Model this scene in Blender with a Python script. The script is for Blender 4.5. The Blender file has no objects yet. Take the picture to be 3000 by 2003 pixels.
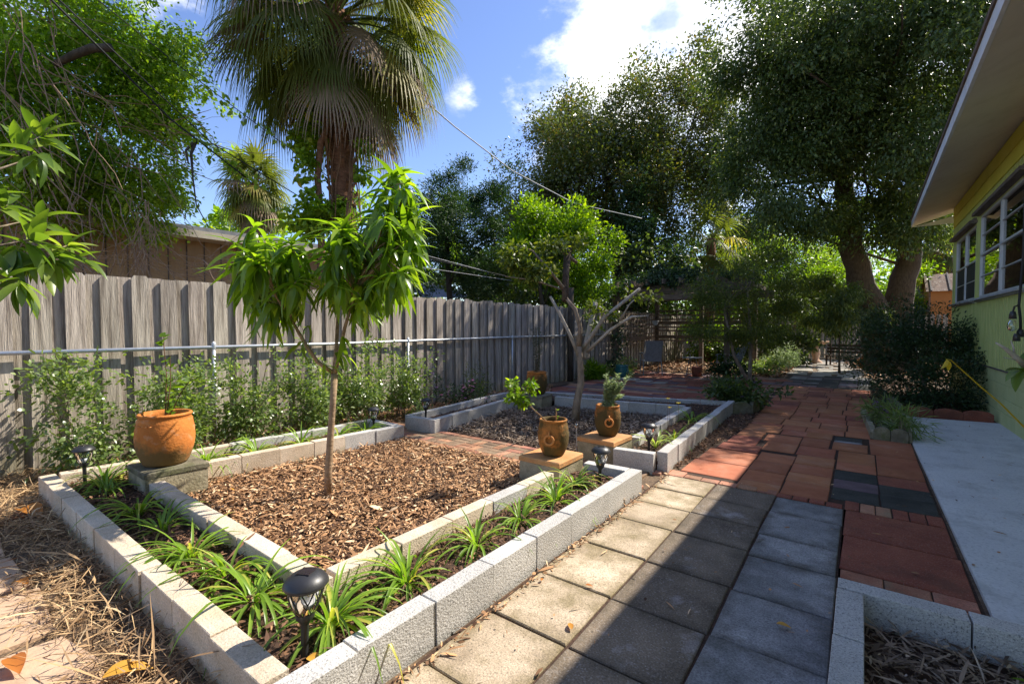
import bpy, math, random
import numpy as np
from mathutils import Vector, Matrix

random.seed(7)
C = bpy.context.scene.collection
PI = math.pi
# ---------------------------------------------------------------- camera
F_, CX, CY, HZ, VPX, H = 1360., 1500., 1001.5, 960., 2520., 1.4
pitch = math.atan((CY-HZ)/F_); yaw = math.atan((VPX-CX)/F_*math.cos(pitch))
fw = np.array([-math.sin(yaw)*math.cos(pitch), math.cos(yaw)*math.cos(pitch), -math.sin(pitch)])
rt = np.array([math.cos(yaw), math.sin(yaw), 0.]); up = np.cross(rt, fw)
EYE = np.array([0, 0, H])
def ray(x, y): return fw+rt*(x-CX)/F_-up*(y-CY)/F_
def at(x, y, s): return EYE+ray(x, y)*s
def gnd(x, y, z=0.):
    d = ray(x, y); return EYE+d*((z-H)/d[2])
cd = bpy.data.cameras.new("camera"); cam = bpy.data.objects.new("camera", cd); C.objects.link(cam)
cd.sensor_width = 36; cd.lens = F_/3000*36; cd.clip_end = 600; cd.clip_start = .05
cam.matrix_world = Matrix(((rt[0], up[0], -fw[0], 0), (rt[1], up[1], -fw[1], 0), (rt[2], up[2], -fw[2], H), (0, 0, 0, 1)))
bpy.context.scene.camera = cam
# ---------------------------------------------------------------- light
SUN = Vector((.43, .83, 1.)).normalized()
sl = bpy.data.lights.new("sun", 'SUN'); sl.energy = 4.8; sl.angle = math.radians(.5); sl.color = (1, .93, .82)
so = bpy.data.objects.new("sun", sl); C.objects.link(so); so.rotation_euler = SUN.to_track_quat('Z', 'Y').to_euler()
sc = bpy.context.scene
sc.view_settings.view_transform = 'Standard'; sc.view_settings.look = 'None'; sc.view_settings.gamma = 1
sc.view_settings.exposure = .92; sc.view_settings.use_curve_mapping = False
try:
    sc.cycles.max_bounces = 8; sc.cycles.transparent_max_bounces = 8; sc.cycles.use_denoising = True
except Exception: pass
w = bpy.data.worlds.new("World"); sc.world = w; w.use_nodes = True
nt = w.node_tree; nt.nodes.clear(); N = nt.nodes.new; L = nt.links.new
sky = N('ShaderNodeTexSky'); sky.sky_type = 'NISHITA'; sky.sun_disc = False
sky.sun_elevation = math.asin(SUN.z); sky.sun_rotation = math.atan2(SUN.x, SUN.y); sky.air_density = 1.0; sky.dust_density = .3; sky.ozone_density = 3.
hs = N('ShaderNodeHueSaturation'); hs.inputs['Saturation'].default_value = 1.06; hs.inputs['Hue'].default_value = .512; L(sky.outputs[0], hs.inputs['Color'])
bg = N('ShaderNodeBackground'); bg.inputs[1].default_value = .13; L(hs.outputs[0], bg.inputs[0])
bc = N('ShaderNodeBackground'); bc.inputs[1].default_value = 1.05
tc = N('ShaderNodeTexCoord')
nz = N('ShaderNodeTexNoise'); nz.inputs['Scale'].default_value = 4.6; nz.inputs['Detail'].default_value = 10; nz.inputs['Roughness'].default_value = .62
mp = N('ShaderNodeMapping'); mp.inputs['Scale'].default_value = (1, 1, 1.7); mp.inputs['Location'].default_value = (.35, 1.3, .1)
L(tc.outputs['Generated'], mp.inputs[0]); L(mp.outputs[0], nz.inputs[0])
def mth(op, a, b=None, c=None):
    n = N('ShaderNodeMath'); n.operation = op
    for i, v in enumerate((a, b, c)):
        if v is None: continue
        if isinstance(v, (int, float)): n.inputs[i].default_value = v
        else: L(v, n.inputs[i])
    return n.outputs[0]
acc = None
for (x, y, r, s) in ((1900, 120, .24, .26), (2300, 130, .30, .30), (1700, 180, .15, .17), (1345, 280, .06, .26), (1530, 110, .16, .07), (430, 60, .2, .08), (560, 640, .13, .04), (1400, 500, .22, -.12), (1250, 120, .14, -.15), (620, 330, .2, -.12)):
    d = ray(x, y); d = d/np.linalg.norm(d)
    vm = N('ShaderNodeVectorMath'); vm.operation = 'DISTANCE'; L(tc.outputs['Generated'], vm.inputs[0]); vm.inputs[1].default_value = tuple(d)
    mr = N('ShaderNodeMapRange'); mr.interpolation_type = 'SMOOTHSTEP'
    mr.inputs[1].default_value = r*1.25; mr.inputs[2].default_value = r*.2; mr.inputs[3].default_value = 0; mr.inputs[4].default_value = s
    L(vm.outputs['Value'], mr.inputs[0])
    acc = mr.outputs[0] if acc is None else mth('ADD' if s < 0 else 'MAXIMUM', acc, mr.outputs[0])
den = mth('ADD', nz.outputs['Fac'], acc)
mr = N('ShaderNodeMapRange'); mr.interpolation_type = 'SMOOTHSTEP'
mr.inputs[1].default_value = .53; mr.inputs[2].default_value = .76; L(den, mr.inputs[0])  # cloud cover widened beyond the view, added as white fill for the shade
n2 = N('ShaderNodeTexNoise'); n2.inputs['Scale'].default_value = 7; n2.inputs['Detail'].default_value = 6; L(mp.outputs[0], n2.inputs[0])
cr = N('ShaderNodeValToRGB'); cr.color_ramp.elements[0].position = .34; cr.color_ramp.elements[0].color = (.38, .45, .62, 1)
cr.color_ramp.elements[1].position = .52; cr.color_ramp.elements[1].color = (1, 1, 1, 1); L(n2.outputs['Fac'], cr.inputs[0]); L(cr.outputs[0], bc.inputs[0])
mx = N('ShaderNodeMixShader'); L(mr.outputs[0], mx.inputs[0]); L(bg.outputs[0], mx.inputs[1]); L(bc.outputs[0], mx.inputs[2])
wo = N('ShaderNodeOutputWorld'); L(mx.outputs[0], wo.inputs[0])

# ---------------------------------------------------------------- materials
def mat_base(name):
    m = bpy.data.materials.new(name); m.use_nodes = True; t = m.node_tree; t.nodes.clear()
    return m, t, t.nodes.new, t.links.new
def col(c): return (c[0], c[1], c[2], 1)
def pbr(name, c1, c2, c3=None, scale=4., stretch=(1, 1, 1), rough=.85, bump=.25, bscale=60., rnd=.12, speck=None, sp_scale=160., sp_amt=.5, metal=0., spec=.3, moss=None, moss_z=None, moss_amt=.5, moss_lo=.5, huernd=0., grain=0., edge=None, edge_amt=.7):
    m, t, N, L = mat_base(name)
    geo = N('ShaderNodeNewGeometry'); mp = N('ShaderNodeMapping'); mp.inputs['Scale'].default_value = stretch
    oi = N('ShaderNodeObjectInfo'); off = N('ShaderNodeVectorMath'); off.operation = 'SCALE'; off.inputs[0].default_value = (7, 5, 3)
    L(oi.outputs['Random'], off.inputs['Scale']); L(geo.outputs['Position'], mp.inputs[0]); L(off.outputs[0], mp.inputs['Location'])
    n1 = N('ShaderNodeTexNoise'); n1.inputs['Scale'].default_value = scale; n1.inputs['Detail'].default_value = 8; n1.inputs['Roughness'].default_value = .62; L(mp.outputs[0], n1.inputs[0])
    r = N('ShaderNodeValToRGB'); e = r.color_ramp.elements; e[0].position = .32; e[0].color = col(c1); e[1].position = .68; e[1].color = col(c2)
    if c3: x = e.new(.5); x.color = col(c3)
    L(n1.outputs['Fac'], r.inputs[0]); out = r.outputs[0]
    if speck:
        n2 = N('ShaderNodeTexNoise'); n2.inputs['Scale'].default_value = sp_scale; n2.inputs['Detail'].default_value = 2; L(geo.outputs['Position'], n2.inputs[0])
        r2 = N('ShaderNodeMapRange'); r2.inputs[1].default_value = .56; r2.inputs[2].default_value = .68; r2.inputs[4].default_value = sp_amt; L(n2.outputs['Fac'], r2.inputs[0])
        mx = N('ShaderNodeMix'); mx.data_type = 'RGBA'; L(r2.outputs[0], mx.inputs[0]); L(out, mx.inputs[6]); mx.inputs[7].default_value = col(speck); out = mx.outputs[2]
    if moss:
        n3 = N('ShaderNodeTexNoise'); n3.inputs['Scale'].default_value = 3.2; n3.inputs['Detail'].default_value = 7; n3.inputs['Roughness'].default_value = .7; L(mp.outputs[0] if stretch == (1, 1, 1) else geo.outputs['Position'], n3.inputs[0])
        src = n3.outputs['Fac']
        if moss_z:
            sx = N('ShaderNodeSeparateXYZ'); L(geo.outputs['Position'], sx.inputs[0])
            mz = N('ShaderNodeMapRange'); mz.inputs[1].default_value = moss_z[1]; mz.inputs[2].default_value = moss_z[0]; mz.inputs[3].default_value = -.15; mz.inputs[4].default_value = .2; L(sx.outputs[2], mz.inputs[0])
            ad = N('ShaderNodeMath'); ad.operation = 'ADD'; L(src, ad.inputs[0]); L(mz.outputs[0], ad.inputs[1]); src = ad.outputs[0]
        r3 = N('ShaderNodeMapRange'); r3.inputs[1].default_value = moss_lo; r3.inputs[2].default_value = moss_lo+.16; r3.inputs[4].default_value = moss_amt; L(src, r3.inputs[0])
        mx = N('ShaderNodeMix'); mx.data_type = 'RGBA'; L(r3.outputs[0], mx.inputs[0]); L(out, mx.inputs[6]); mx.inputs[7].default_value = col(moss); out = mx.outputs[2]
    if edge:
        tcn = N('ShaderNodeTexCoord'); sx = N('ShaderNodeSeparateXYZ'); L(tcn.outputs['Generated'], sx.inputs[0]); ds = []
        for i in (0, 1):
            a = N('ShaderNodeMath'); a.operation = 'SUBTRACT'; a.inputs[1].default_value = .5; L(sx.outputs[i], a.inputs[0])
            b = N('ShaderNodeMath'); b.operation = 'ABSOLUTE'; L(a.outputs[0], b.inputs[0]); ds.append(b.outputs[0])
        mxm = N('ShaderNodeMath'); mxm.operation = 'MAXIMUM'; L(ds[0], mxm.inputs[0]); L(ds[1], mxm.inputs[1])
        ne = N('ShaderNodeTexNoise'); ne.inputs['Scale'].default_value = 7; ne.inputs['Detail'].default_value = 8; ne.inputs['Roughness'].default_value = .7; L(mp.outputs[0], ne.inputs[0])
        ma = N('ShaderNodeMath'); ma.operation = 'MULTIPLY_ADD'; ma.inputs[1].default_value = .75; L(ne.outputs['Fac'], ma.inputs[0]); L(mxm.outputs[0], ma.inputs[2])
        re_ = N('ShaderNodeMapRange'); re_.inputs[1].default_value = .70; re_.inputs[2].default_value = .95; re_.inputs[4].default_value = edge_amt; L(ma.outputs[0], re_.inputs[0])
        mx = N('ShaderNodeMix'); mx.data_type = 'RGBA'; L(re_.outputs[0], mx.inputs[0]); L(out, mx.inputs[6]); mx.inputs[7].default_value = col(edge); out = mx.outputs[2]
    if grain:
        ng = N('ShaderNodeTexNoise'); ng.inputs['Scale'].default_value = 120; ng.inputs['Detail'].default_value = 3; ng.inputs['Roughness'].default_value = .8; L(geo.outputs['Position'], ng.inputs[0])
        rg = N('ShaderNodeMapRange'); rg.inputs[1].default_value = .3; rg.inputs[2].default_value = .7; rg.inputs[3].default_value = 1-grain; rg.inputs[4].default_value = 1+grain; L(ng.outputs['Fac'], rg.inputs[0])
        vmg = N('ShaderNodeVectorMath'); vmg.operation = 'SCALE'; L(out, vmg.inputs[0]); L(rg.outputs[0], vmg.inputs['Scale']); out = vmg.outputs[0]
    h = N('ShaderNodeHueSaturation')
    mr = N('ShaderNodeMapRange'); mr.inputs[3].default_value = 1-rnd; mr.inputs[4].default_value = 1+rnd; L(oi.outputs['Random'], mr.inputs[0]); L(mr.outputs[0], h.inputs['Value'])
    if huernd:
        m5 = N('ShaderNodeMath'); m5.operation = 'MULTIPLY'; m5.inputs[1].default_value = 7.31; L(oi.outputs['Random'], m5.inputs[0])
        fr = N('ShaderNodeMath'); fr.operation = 'FRACT'; L(m5.outputs[0], fr.inputs[0])
        mh = N('ShaderNodeMapRange'); mh.inputs[3].default_value = .5-huernd; mh.inputs[4].default_value = .5+huernd; L(fr.outputs[0], mh.inputs[0]); L(mh.outputs[0], h.inputs['Hue'])
    L(out, h.inputs['Color'])
    b = N('ShaderNodeBsdfPrincipled'); L(h.outputs[0], b.inputs['Base Color']); b.inputs['Roughness'].default_value = rough; b.inputs['Metallic'].default_value = metal
    b.inputs['Specular IOR Level'].default_value = spec
    if bump:
        nb = N('ShaderNodeTexNoise'); nb.inputs['Scale'].default_value = bscale; nb.inputs['Detail'].default_value = 4; L(mp.outputs[0], nb.inputs[0])
        bp = N('ShaderNodeBump'); bp.inputs['Strength'].default_value = bump; bp.inputs['Distance'].default_value = .01; L(nb.outputs['Fac'], bp.inputs['Height']); L(bp.outputs[0], b.inputs['Normal'])
    o = N('ShaderNodeOutputMaterial'); L(b.outputs[0], o.inputs[0]); return m
def leafm(name, c1, c2, c3=None, rough=.45, trans=.4, spec=.4, objr=False, tcol=None, c3p=.93):
    m, t, N, L = mat_base(name)
    geo = N('ShaderNodeNewGeometry'); r = N('ShaderNodeValToRGB'); e = r.color_ramp.elements
    e[0].position = 0; e[0].color = col(c1); e[1].position = .85; e[1].color = col(c2)
    if c3: x = e.new(c3p); x.color = col(c3)
    if objr:
        oi = N('ShaderNodeObjectInfo'); L(oi.outputs['Random'], r.inputs[0])
    else: L(geo.outputs['Random Per Island'], r.inputs[0])
    b = N('ShaderNodeBsdfPrincipled'); L(r.outputs[0], b.inputs['Base Color']); b.inputs['Roughness'].default_value = rough; b.inputs['Specular IOR Level'].default_value = spec
    tr = N('ShaderNodeBsdfTranslucent')
    hh = N('ShaderNodeMix'); hh.data_type = 'RGBA'; hh.blend_type = 'MULTIPLY'; hh.inputs[0].default_value = 1; L(r.outputs[0], hh.inputs[6]); hh.inputs[7].default_value = col(tcol or (2.3, 2.4, .7)); L(hh.outputs[2], tr.inputs[0])
    mx = N('ShaderNodeMixShader'); mx.inputs[0].default_value = trans; L(b.outputs[0], mx.inputs[1]); L(tr.outputs[0], mx.inputs[2])
    o = N('ShaderNodeOutputMaterial'); L(mx.outputs[0], o.inputs[0]); return m
M = {}
M['soil'] = pbr('soil', (.06, .04, .025), (.17, .115, .07), scale=9, bump=.8, bscale=45, speck=(.3, .2, .12), sp_scale=70)
M['bed_soil'] = pbr('bed_soil', (.03, .018, .012), (.085, .045, .028), scale=20, bump=.9, bscale=60)
M['block'] = pbr('block_tan', (.50, .39, .27), (.70, .60, .48), scale=3, bump=.5, bscale=110, speck=(.22, .19, .15), sp_scale=190, sp_amt=.45, rnd=.1, moss=(.30, .25, .13), moss_z=(0, .1), moss_amt=.6, grain=.28)
M['block_gray'] = pbr('block_gray', (.44, .42, .39), (.58, .56, .53), scale=3, bump=.6, bscale=110, speck=(.12, .12, .12), sp_scale=150, sp_amt=.75, rnd=.07, moss=(.30, .29, .24), moss_z=(0, .05), moss_amt=.35, grain=.28)
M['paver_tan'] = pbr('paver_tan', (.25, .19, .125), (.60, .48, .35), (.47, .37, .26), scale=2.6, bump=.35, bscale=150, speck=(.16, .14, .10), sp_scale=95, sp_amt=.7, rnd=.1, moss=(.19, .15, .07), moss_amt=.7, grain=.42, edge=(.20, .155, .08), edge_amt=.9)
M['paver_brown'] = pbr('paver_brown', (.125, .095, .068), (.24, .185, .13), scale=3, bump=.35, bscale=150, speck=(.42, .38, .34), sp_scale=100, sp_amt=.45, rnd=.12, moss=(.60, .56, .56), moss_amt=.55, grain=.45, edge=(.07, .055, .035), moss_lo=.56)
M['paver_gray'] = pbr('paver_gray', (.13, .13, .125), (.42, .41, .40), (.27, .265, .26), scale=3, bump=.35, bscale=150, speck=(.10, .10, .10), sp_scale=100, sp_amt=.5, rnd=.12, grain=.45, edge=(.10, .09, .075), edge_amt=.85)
M['paver_red'] = pbr('paver_red', (.34, .115, .052), (.50, .20, .095), scale=3.5, bump=.3, bscale=120, speck=(.22, .08, .05), sp_scale=120, sp_amt=.35, rnd=.14, moss=(.62, .48, .38), moss_amt=.16, huernd=.008, grain=.18, edge=(.24, .09, .05), edge_amt=.35)
M['paver_maroon'] = pbr('paver_maroon', (.20, .055, .035), (.32, .105, .06), scale=4, bump=.4, bscale=120, speck=(.45, .33, .28), sp_scale=110, sp_amt=.3, rnd=.1, moss=(.1, .05, .035), moss_amt=.5, grain=.25)
M['paver_black'] = pbr('paver_black', (.028, .03, .026), (.065, .065, .055), scale=5, bump=.5, bscale=120, speck=(.2, .2, .19), sp_scale=140, sp_amt=.3, grain=.4)
M['paver_purple'] = pbr('paver_purple', (.11, .075, .08), (.19, .13, .14), scale=5, bump=.4, bscale=120, speck=(.3, .26, .27), sp_scale=140, sp_amt=.3)
M['brick'] = pbr('brick', (.33, .13, .075), (.52, .26, .16), scale=6, bump=.4, bscale=90, speck=(.18, .14, .1), sp_scale=80, sp_amt=.5, rnd=.2, moss=(.24, .19, .12), moss_amt=.7, huernd=.012, grain=.3)
M['brick_moss'] = pbr('brick_mossy', (.20, .13, .08), (.34, .22, .14), scale=6, bump=.5, bscale=90, speck=(.1, .09, .06), sp_scale=80, rnd=.2, moss=(.15, .14, .09), moss_amt=.7, grain=.3)
M['flag_pink'] = pbr('flagstone_pink', (.42, .27, .17), (.60, .42, .28), scale=2.5, bump=.4, bscale=40, moss=(.3, .19, .11), moss_amt=.5, rnd=.1)
M['flag_gray'] = pbr('flagstone_gray', (.24, .22, .19), (.40, .37, .32), scale=2.5, bump=.4, bscale=40, rnd=.15)
M['slab'] = pbr('slab_paint', (.60, .60, .60), (.70, .70, .69), scale=2, bump=.35, bscale=70, speck=(.24, .25, .25), sp_scale=60, sp_amt=.4, moss=(.40, .40, .39), moss_amt=.6, grain=.12)
M['stone_moss'] = pbr('stone_mossy', (.09, .08, .055), (.26, .23, .16), scale=6, bump=.6, bscale=60, moss=(.09, .10, .03), moss_amt=.8, grain=.3)
M['ped_front'] = pbr('stone_pedestal', (.22, .19, .12), (.40, .35, .24), scale=5, bump=.6, bscale=60, moss=(.10, .095, .045), moss_amt=.7, grain=.3)
M['ped_top'] = pbr('tile_top', (.48, .22, .08), (.62, .33, .14), scale=5, bump=.4, bscale=60, moss=(.25, .2, .12), moss_amt=.7, grain=.2)
M['terra'] = pbr('terracotta', (.52, .16, .032), (.66, .24, .05), scale=6, speck=(.72, .42, .24), sp_scale=16, sp_amt=.35, bump=.5, bscale=50, moss=(.16, .12, .045), moss_z=(.3, .55), moss_amt=.85)
M['terra_dark'] = pbr('terracotta_mossy', (.46, .16, .035), (.62, .235, .055), scale=6, bump=.45, bscale=60, moss=(.075, .06, .02), moss_z=(.42, .80), moss_amt=.95)
M['terra_ring'] = pbr('terracotta_ring', (.55, .21, .06), (.66, .30, .10), scale=9, bump=.2)
M['wood'] = pbr('fence_wood', (.15, .12, .09), (.54, .47, .38), (.36, .31, .25), scale=1.5, stretch=(16, 16, 1.0), rough=.9, bump=.8, bscale=9, rnd=.2, moss=(.17, .155, .06), moss_z=(.0, .45), moss_amt=.45, huernd=.01)
M['wood_dark'] = pbr('dark_wood', (.05, .035, .022), (.13, .09, .06), scale=1.5, stretch=(3, 3, 3), bump=.5, bscale=30)
M['beam'] = pbr('pergola_wood', (.09, .065, .045), (.20, .15, .105), scale=2, stretch=(2, 12, 12), bump=.5, bscale=10)
M['galv'] = pbr('galvanised', (.42, .44, .46), (.56, .58, .60), scale=12, rough=.45, metal=.6, bump=.05)
M['siding'] = pbr('yellow_green_paint', (.42, .50, .16), (.64, .66, .28), scale=2.5, stretch=(1, 14, .5), bump=.4, bscale=25, rnd=0, rough=.7)
M['siding_top'] = pbr('yellow_paint', (.66, .60, .08), (.76, .70, .14), scale=1.5, bump=.15, bscale=25, rnd=.03, rough=.7)
M['cblock'] = pbr('painted_block', (.50, .55, .24), (.58, .62, .30), scale=3, bump=.3, bscale=60, rnd=.03, rough=.75)
M['joint'] = pbr('painted_joint', (.56, .60, .34), (.62, .66, .40), bump=0, rnd=0)
M['soffit'] = pbr('soffit_paint', (.72, .66, .57), (.80, .74, .65), scale=1.2, bump=.1, rnd=0, moss=(.60, .54, .44), moss_amt=.4)
M['fascia'] = pbr('fascia_paint', (.66, .69, .74), (.78, .8, .84), scale=3, bump=.1, rnd=0, moss=(.35, .28, .2), moss_amt=.25)
M['drip'] = pbr('roof_edge', (.11, .08, .06), (.22, .16, .12), scale=4, bump=.3)
M['shingle'] = pbr('shingle', (.12, .11, .10), (.22, .2, .19), scale=9, bump=.5)
M['alu'] = pbr('aluminium', (.58, .6, .62), (.68, .7, .72), scale=4, rough=.45, bump=0, rnd=0, metal=.3)
M['trim'] = pbr('weathered_trim', (.10, .08, .065), (.22, .19, .17), scale=3, stretch=(8, 1, 8), bump=.4)
M['sill'] = pbr('gray_sill', (.30, .31, .31), (.42, .43, .43), bump=.2)
M['screen'] = pbr('dark_screen', (.012, .014, .022), (.02, .022, .032), bump=.1, bscale=400, rough=.6)
M['blind'] = pbr('blind_slats', (.16, .15, .13), (.22, .2, .17), bump=0, rough=.6)
M['inside'] = pbr('painted_room_dark', (.012, .012, .012), (.03, .028, .025), bump=0)  # near-black colour stands in for the darkness of the unlit room
M['black'] = pbr('black_plastic', (.018, .018, .02), (.035, .035, .038), rough=.42, bump=.05, rnd=0, spec=.5)
M['cell'] = pbr('solar_cell', (.02, .018, .02), (.045, .03, .035), rough=.18, bump=0, rnd=0, spec=.6)
M['brown_wall'] = pbr('brown_siding', (.44, .28, .15), (.54, .36, .20), scale=2, stretch=(1, 6, .5), bump=.2, rnd=.03)
M['brown_fascia'] = pbr('gray_brown_fascia', (.36, .33, .27), (.46, .42, .35), bump=.1, rnd=0)
M['orange'] = pbr('orange_shed', (.50, .185, .055), (.58, .235, .075), scale=2, bump=.1, rnd=.05)
M['rust'] = pbr('rusty_roof', (.10, .055, .035), (.26, .17, .12), scale=5, bump=.4, speck=(.45, .4, .34), sp_scale=14, sp_amt=.6)
M['roof_gray'] = pbr('roof_gray', (.16, .17, .19), (.26, .27, .30), scale=6, bump=.3)
M['greenwall'] = pbr('green_wall', (.07, .12, .10), (.1, .16, .13), bump=.1)
M['iron'] = pbr('patio_metal', (.16, .18, .18), (.24, .26, .26), rough=.5, bump=.05, rnd=.05)
M['mesh'] = pbr('sling_fabric', (.15, .17, .18), (.24, .27, .28), scale=20, rough=.7, bump=.1)
M['birdstone'] = pbr('bird_stone', (.50, .30, .18), (.68, .46, .3), scale=6, bump=.3)
M['teal'] = pbr('teal_glaze', (.02, .10, .10), (.04, .16, .15), rough=.25, bump=0, spec=.6)
M['wire'] = pbr('cable_black', (.02, .02, .022), (.04, .04, .04), bump=0)
M['wire_l'] = pbr('cable_light', (.42, .42, .42), (.58, .58, .58), bump=0)
M['twig'] = pbr('dead_twig', (.20, .12, .07), (.42, .29, .19), scale=8, bump=.3, rnd=.2)
M['vine_stem'] = pbr('vine_stem', (.12, .06, .03), (.22, .12, .06), bump=.2)
def bark(n, a, b, s=6, st=(4, 4, 1)): M[n] = pbr(n, a, b, scale=s, stretch=st, bump=.9, bscale=14, rough=.95, rnd=.1)
bark('bark_mango', (.25, .165, .095), (.40, .28, .18), 8, (1, 1, 3)); bark('bark_gray', (.17, .125, .085), (.33, .26, .19), 9, (2, 2, 1))
bark('bark_camphor', (.05, .034, .024), (.12, .085, .06), 7); bark('bark_palm', (.12, .055, .03), (.30, .15, .085), 7, (2, 2, 4)); bark('bark_dark', (.035, .028, .02), (.09, .07, .05))
bark('bark_bleached', (.30, .26, .21), (.48, .43, .36), 9, (2, 2, 1))
M['l_mango'] = leafm('leaf_mango', (.07, .13, .012), (.17, .28, .022), (.26, .36, .04), rough=.3, trans=.45, spec=.5, objr=True, tcol=(2.6, 2.6, .6))
M['l_mango_s'] = leafm('leaf_mango_mass', (.07, .13, .012), (.17, .28, .022), (.26, .36, .04), rough=.3, trans=.45, spec=.5, tcol=(2.6, 2.6, .6))
M['l_loquat'] = leafm('leaf_loquat', (.06, .11, .02), (.16, .24, .035), (.24, .30, .06), rough=.35, trans=.4, spec=.45, objr=True)
M['l_lily'] = leafm('leaf_lily', (.12, .21, .025), (.27, .42, .05), (.48, .46, .09), rough=.35, trans=.4, spec=.5, objr=True, tcol=(1.9, 2.0, .7))
M['l_stripe'] = leafm('leaf_striped', (.22, .32, .08), (.40, .48, .16), rough=.35, trans=.4, objr=True, tcol=(1.6, 1.6, .8))
M['l_vib'] = leafm('leaf_viburnum', (.08, .125, .04), (.19, .26, .085), (.28, .34, .15), rough=.3, trans=.35, spec=.55)
M['l_bright'] = leafm('leaf_bright', (.06, .12, .008), (.15, .25, .015), (.25, .34, .02), rough=.4, trans=.42, tcol=(2.6, 2.6, .5))
M['l_vinetree'] = leafm('leaf_vinetree', (.085, .15, .014), (.22, .33, .03), (.27, .32, .04), rough=.45, trans=.48, tcol=(2.4, 2.5, .6))
M['l_oak'] = leafm('leaf_oak', (.05, .065, .02), (.12, .15, .035), (.20, .14, .04), rough=.32, trans=.25, spec=.55)
M['l_camph'] = leafm('leaf_camphor', (.042, .072, .022), (.095, .135, .042), (.18, .21, .05), rough=.42, trans=.3, spec=.4)
M['l_jun'] = leafm('leaf_juniper', (.018, .045, .015), (.05, .10, .03), rough=.6, trans=.15)
M['l_shrub'] = leafm('leaf_shrubtree', (.05, .08, .012), (.12, .15, .022), (.26, .27, .03), rough=.5, trans=.32)
M['l_hedge'] = leafm('leaf_hedge', (.018, .038, .016), (.045, .085, .03), rough=.45, trans=.2)
M['l_dark'] = leafm('leaf_dark', (.015, .035, .012), (.04, .08, .022), rough=.5, trans=.25)
M['l_yel'] = leafm('leaf_yellow', (.5, .38, .02), (.62, .50, .04), rough=.4, trans=.4, tcol=(1.3, 1.2, .6), objr=True)
M['l_gray'] = leafm('leaf_lavender', (.20, .27, .13), (.38, .46, .24), rough=.6, trans=.25, tcol=(1.3, 1.4, .9))
M['l_palm'] = leafm('leaf_palm', (.065, .085, .02), (.155, .175, .04), (.30, .25, .07), rough=.5, trans=.38, spec=.22, objr=True)
M['l_palmdead'] = leafm('leaf_palm_dead', (.15, .10, .06), (.28, .20, .13), rough=.8, trans=.2, tcol=(1.2, 1, .8), objr=True)
M['l_wine'] = leafm('petal_purple', (.34, .10, .48), (.50, .18, .62), rough=.6, trans=.4, tcol=(1.2, 1, 1.2))
M['l_pink'] = leafm('petal_pink', (.55, .16, .42), (.70, .28, .60), rough=.6, trans=.4, tcol=(1.2, 1, 1.1))
M['l_red'] = leafm('petal_red', (.6, .03, .02), (.75, .06, .04), rough=.5, trans=.3, tcol=(1.2, 1, 1))
M['l_orange'] = leafm('leaf_fallen', (.42, .15, .03), (.62, .33, .05), rough=.5, trans=.25, tcol=(1.3, 1, .6), objr=True)
M['chip'] = leafm('mulch_chip', (.06, .024, .010), (.55, .30, .14), (.84, .60, .36), rough=.8, trans=.0, c3p=.97)
M['chip_dark'] = leafm('mulch_dark', (.05, .024, .014), (.20, .10, .05), (.4, .22, .11), rough=.8, trans=.0, c3p=.97)
M['chip_gray'] = leafm('mulch_gray', (.07, .045, .03), (.32, .23, .155), (.50, .40, .30), rough=.85, trans=.0, c3p=.97)
M['straw'] = leafm('straw', (.17, .095, .045), (.48, .31, .155), (.62, .45, .25), rough=.8, trans=.0, c3p=.95)
def glassm(name, tint, rough=.05, tr=.5):
    m, t, N, L = mat_base(name)
    g = N('ShaderNodeBsdfGlossy'); g.inputs['Roughness'].default_value = rough; tb = N('ShaderNodeBsdfTransparent'); tb.inputs[0].default_value = col(tint)
    fr = N('ShaderNodeFresnel'); fr.inputs[0].default_value = 1.5; a = N('ShaderNodeMath'); a.operation = 'ADD'; a.inputs[1].default_value = tr; L(fr.outputs[0], a.inputs[0])
    mx = N('ShaderNodeMixShader'); L(a.outputs[0], mx.inputs[0]); L(tb.outputs[0], mx.inputs[1]); L(g.outputs[0], mx.inputs[2])
    o = N('ShaderNodeOutputMaterial'); L(mx.outputs[0], o.inputs[0]); return m
M['glass'] = glassm('window_glass', (.75, .8, .8), .02, .10); M['lampglass'] = glassm('lamp_glass', (.9, .92, .9), .05, .08)

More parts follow.
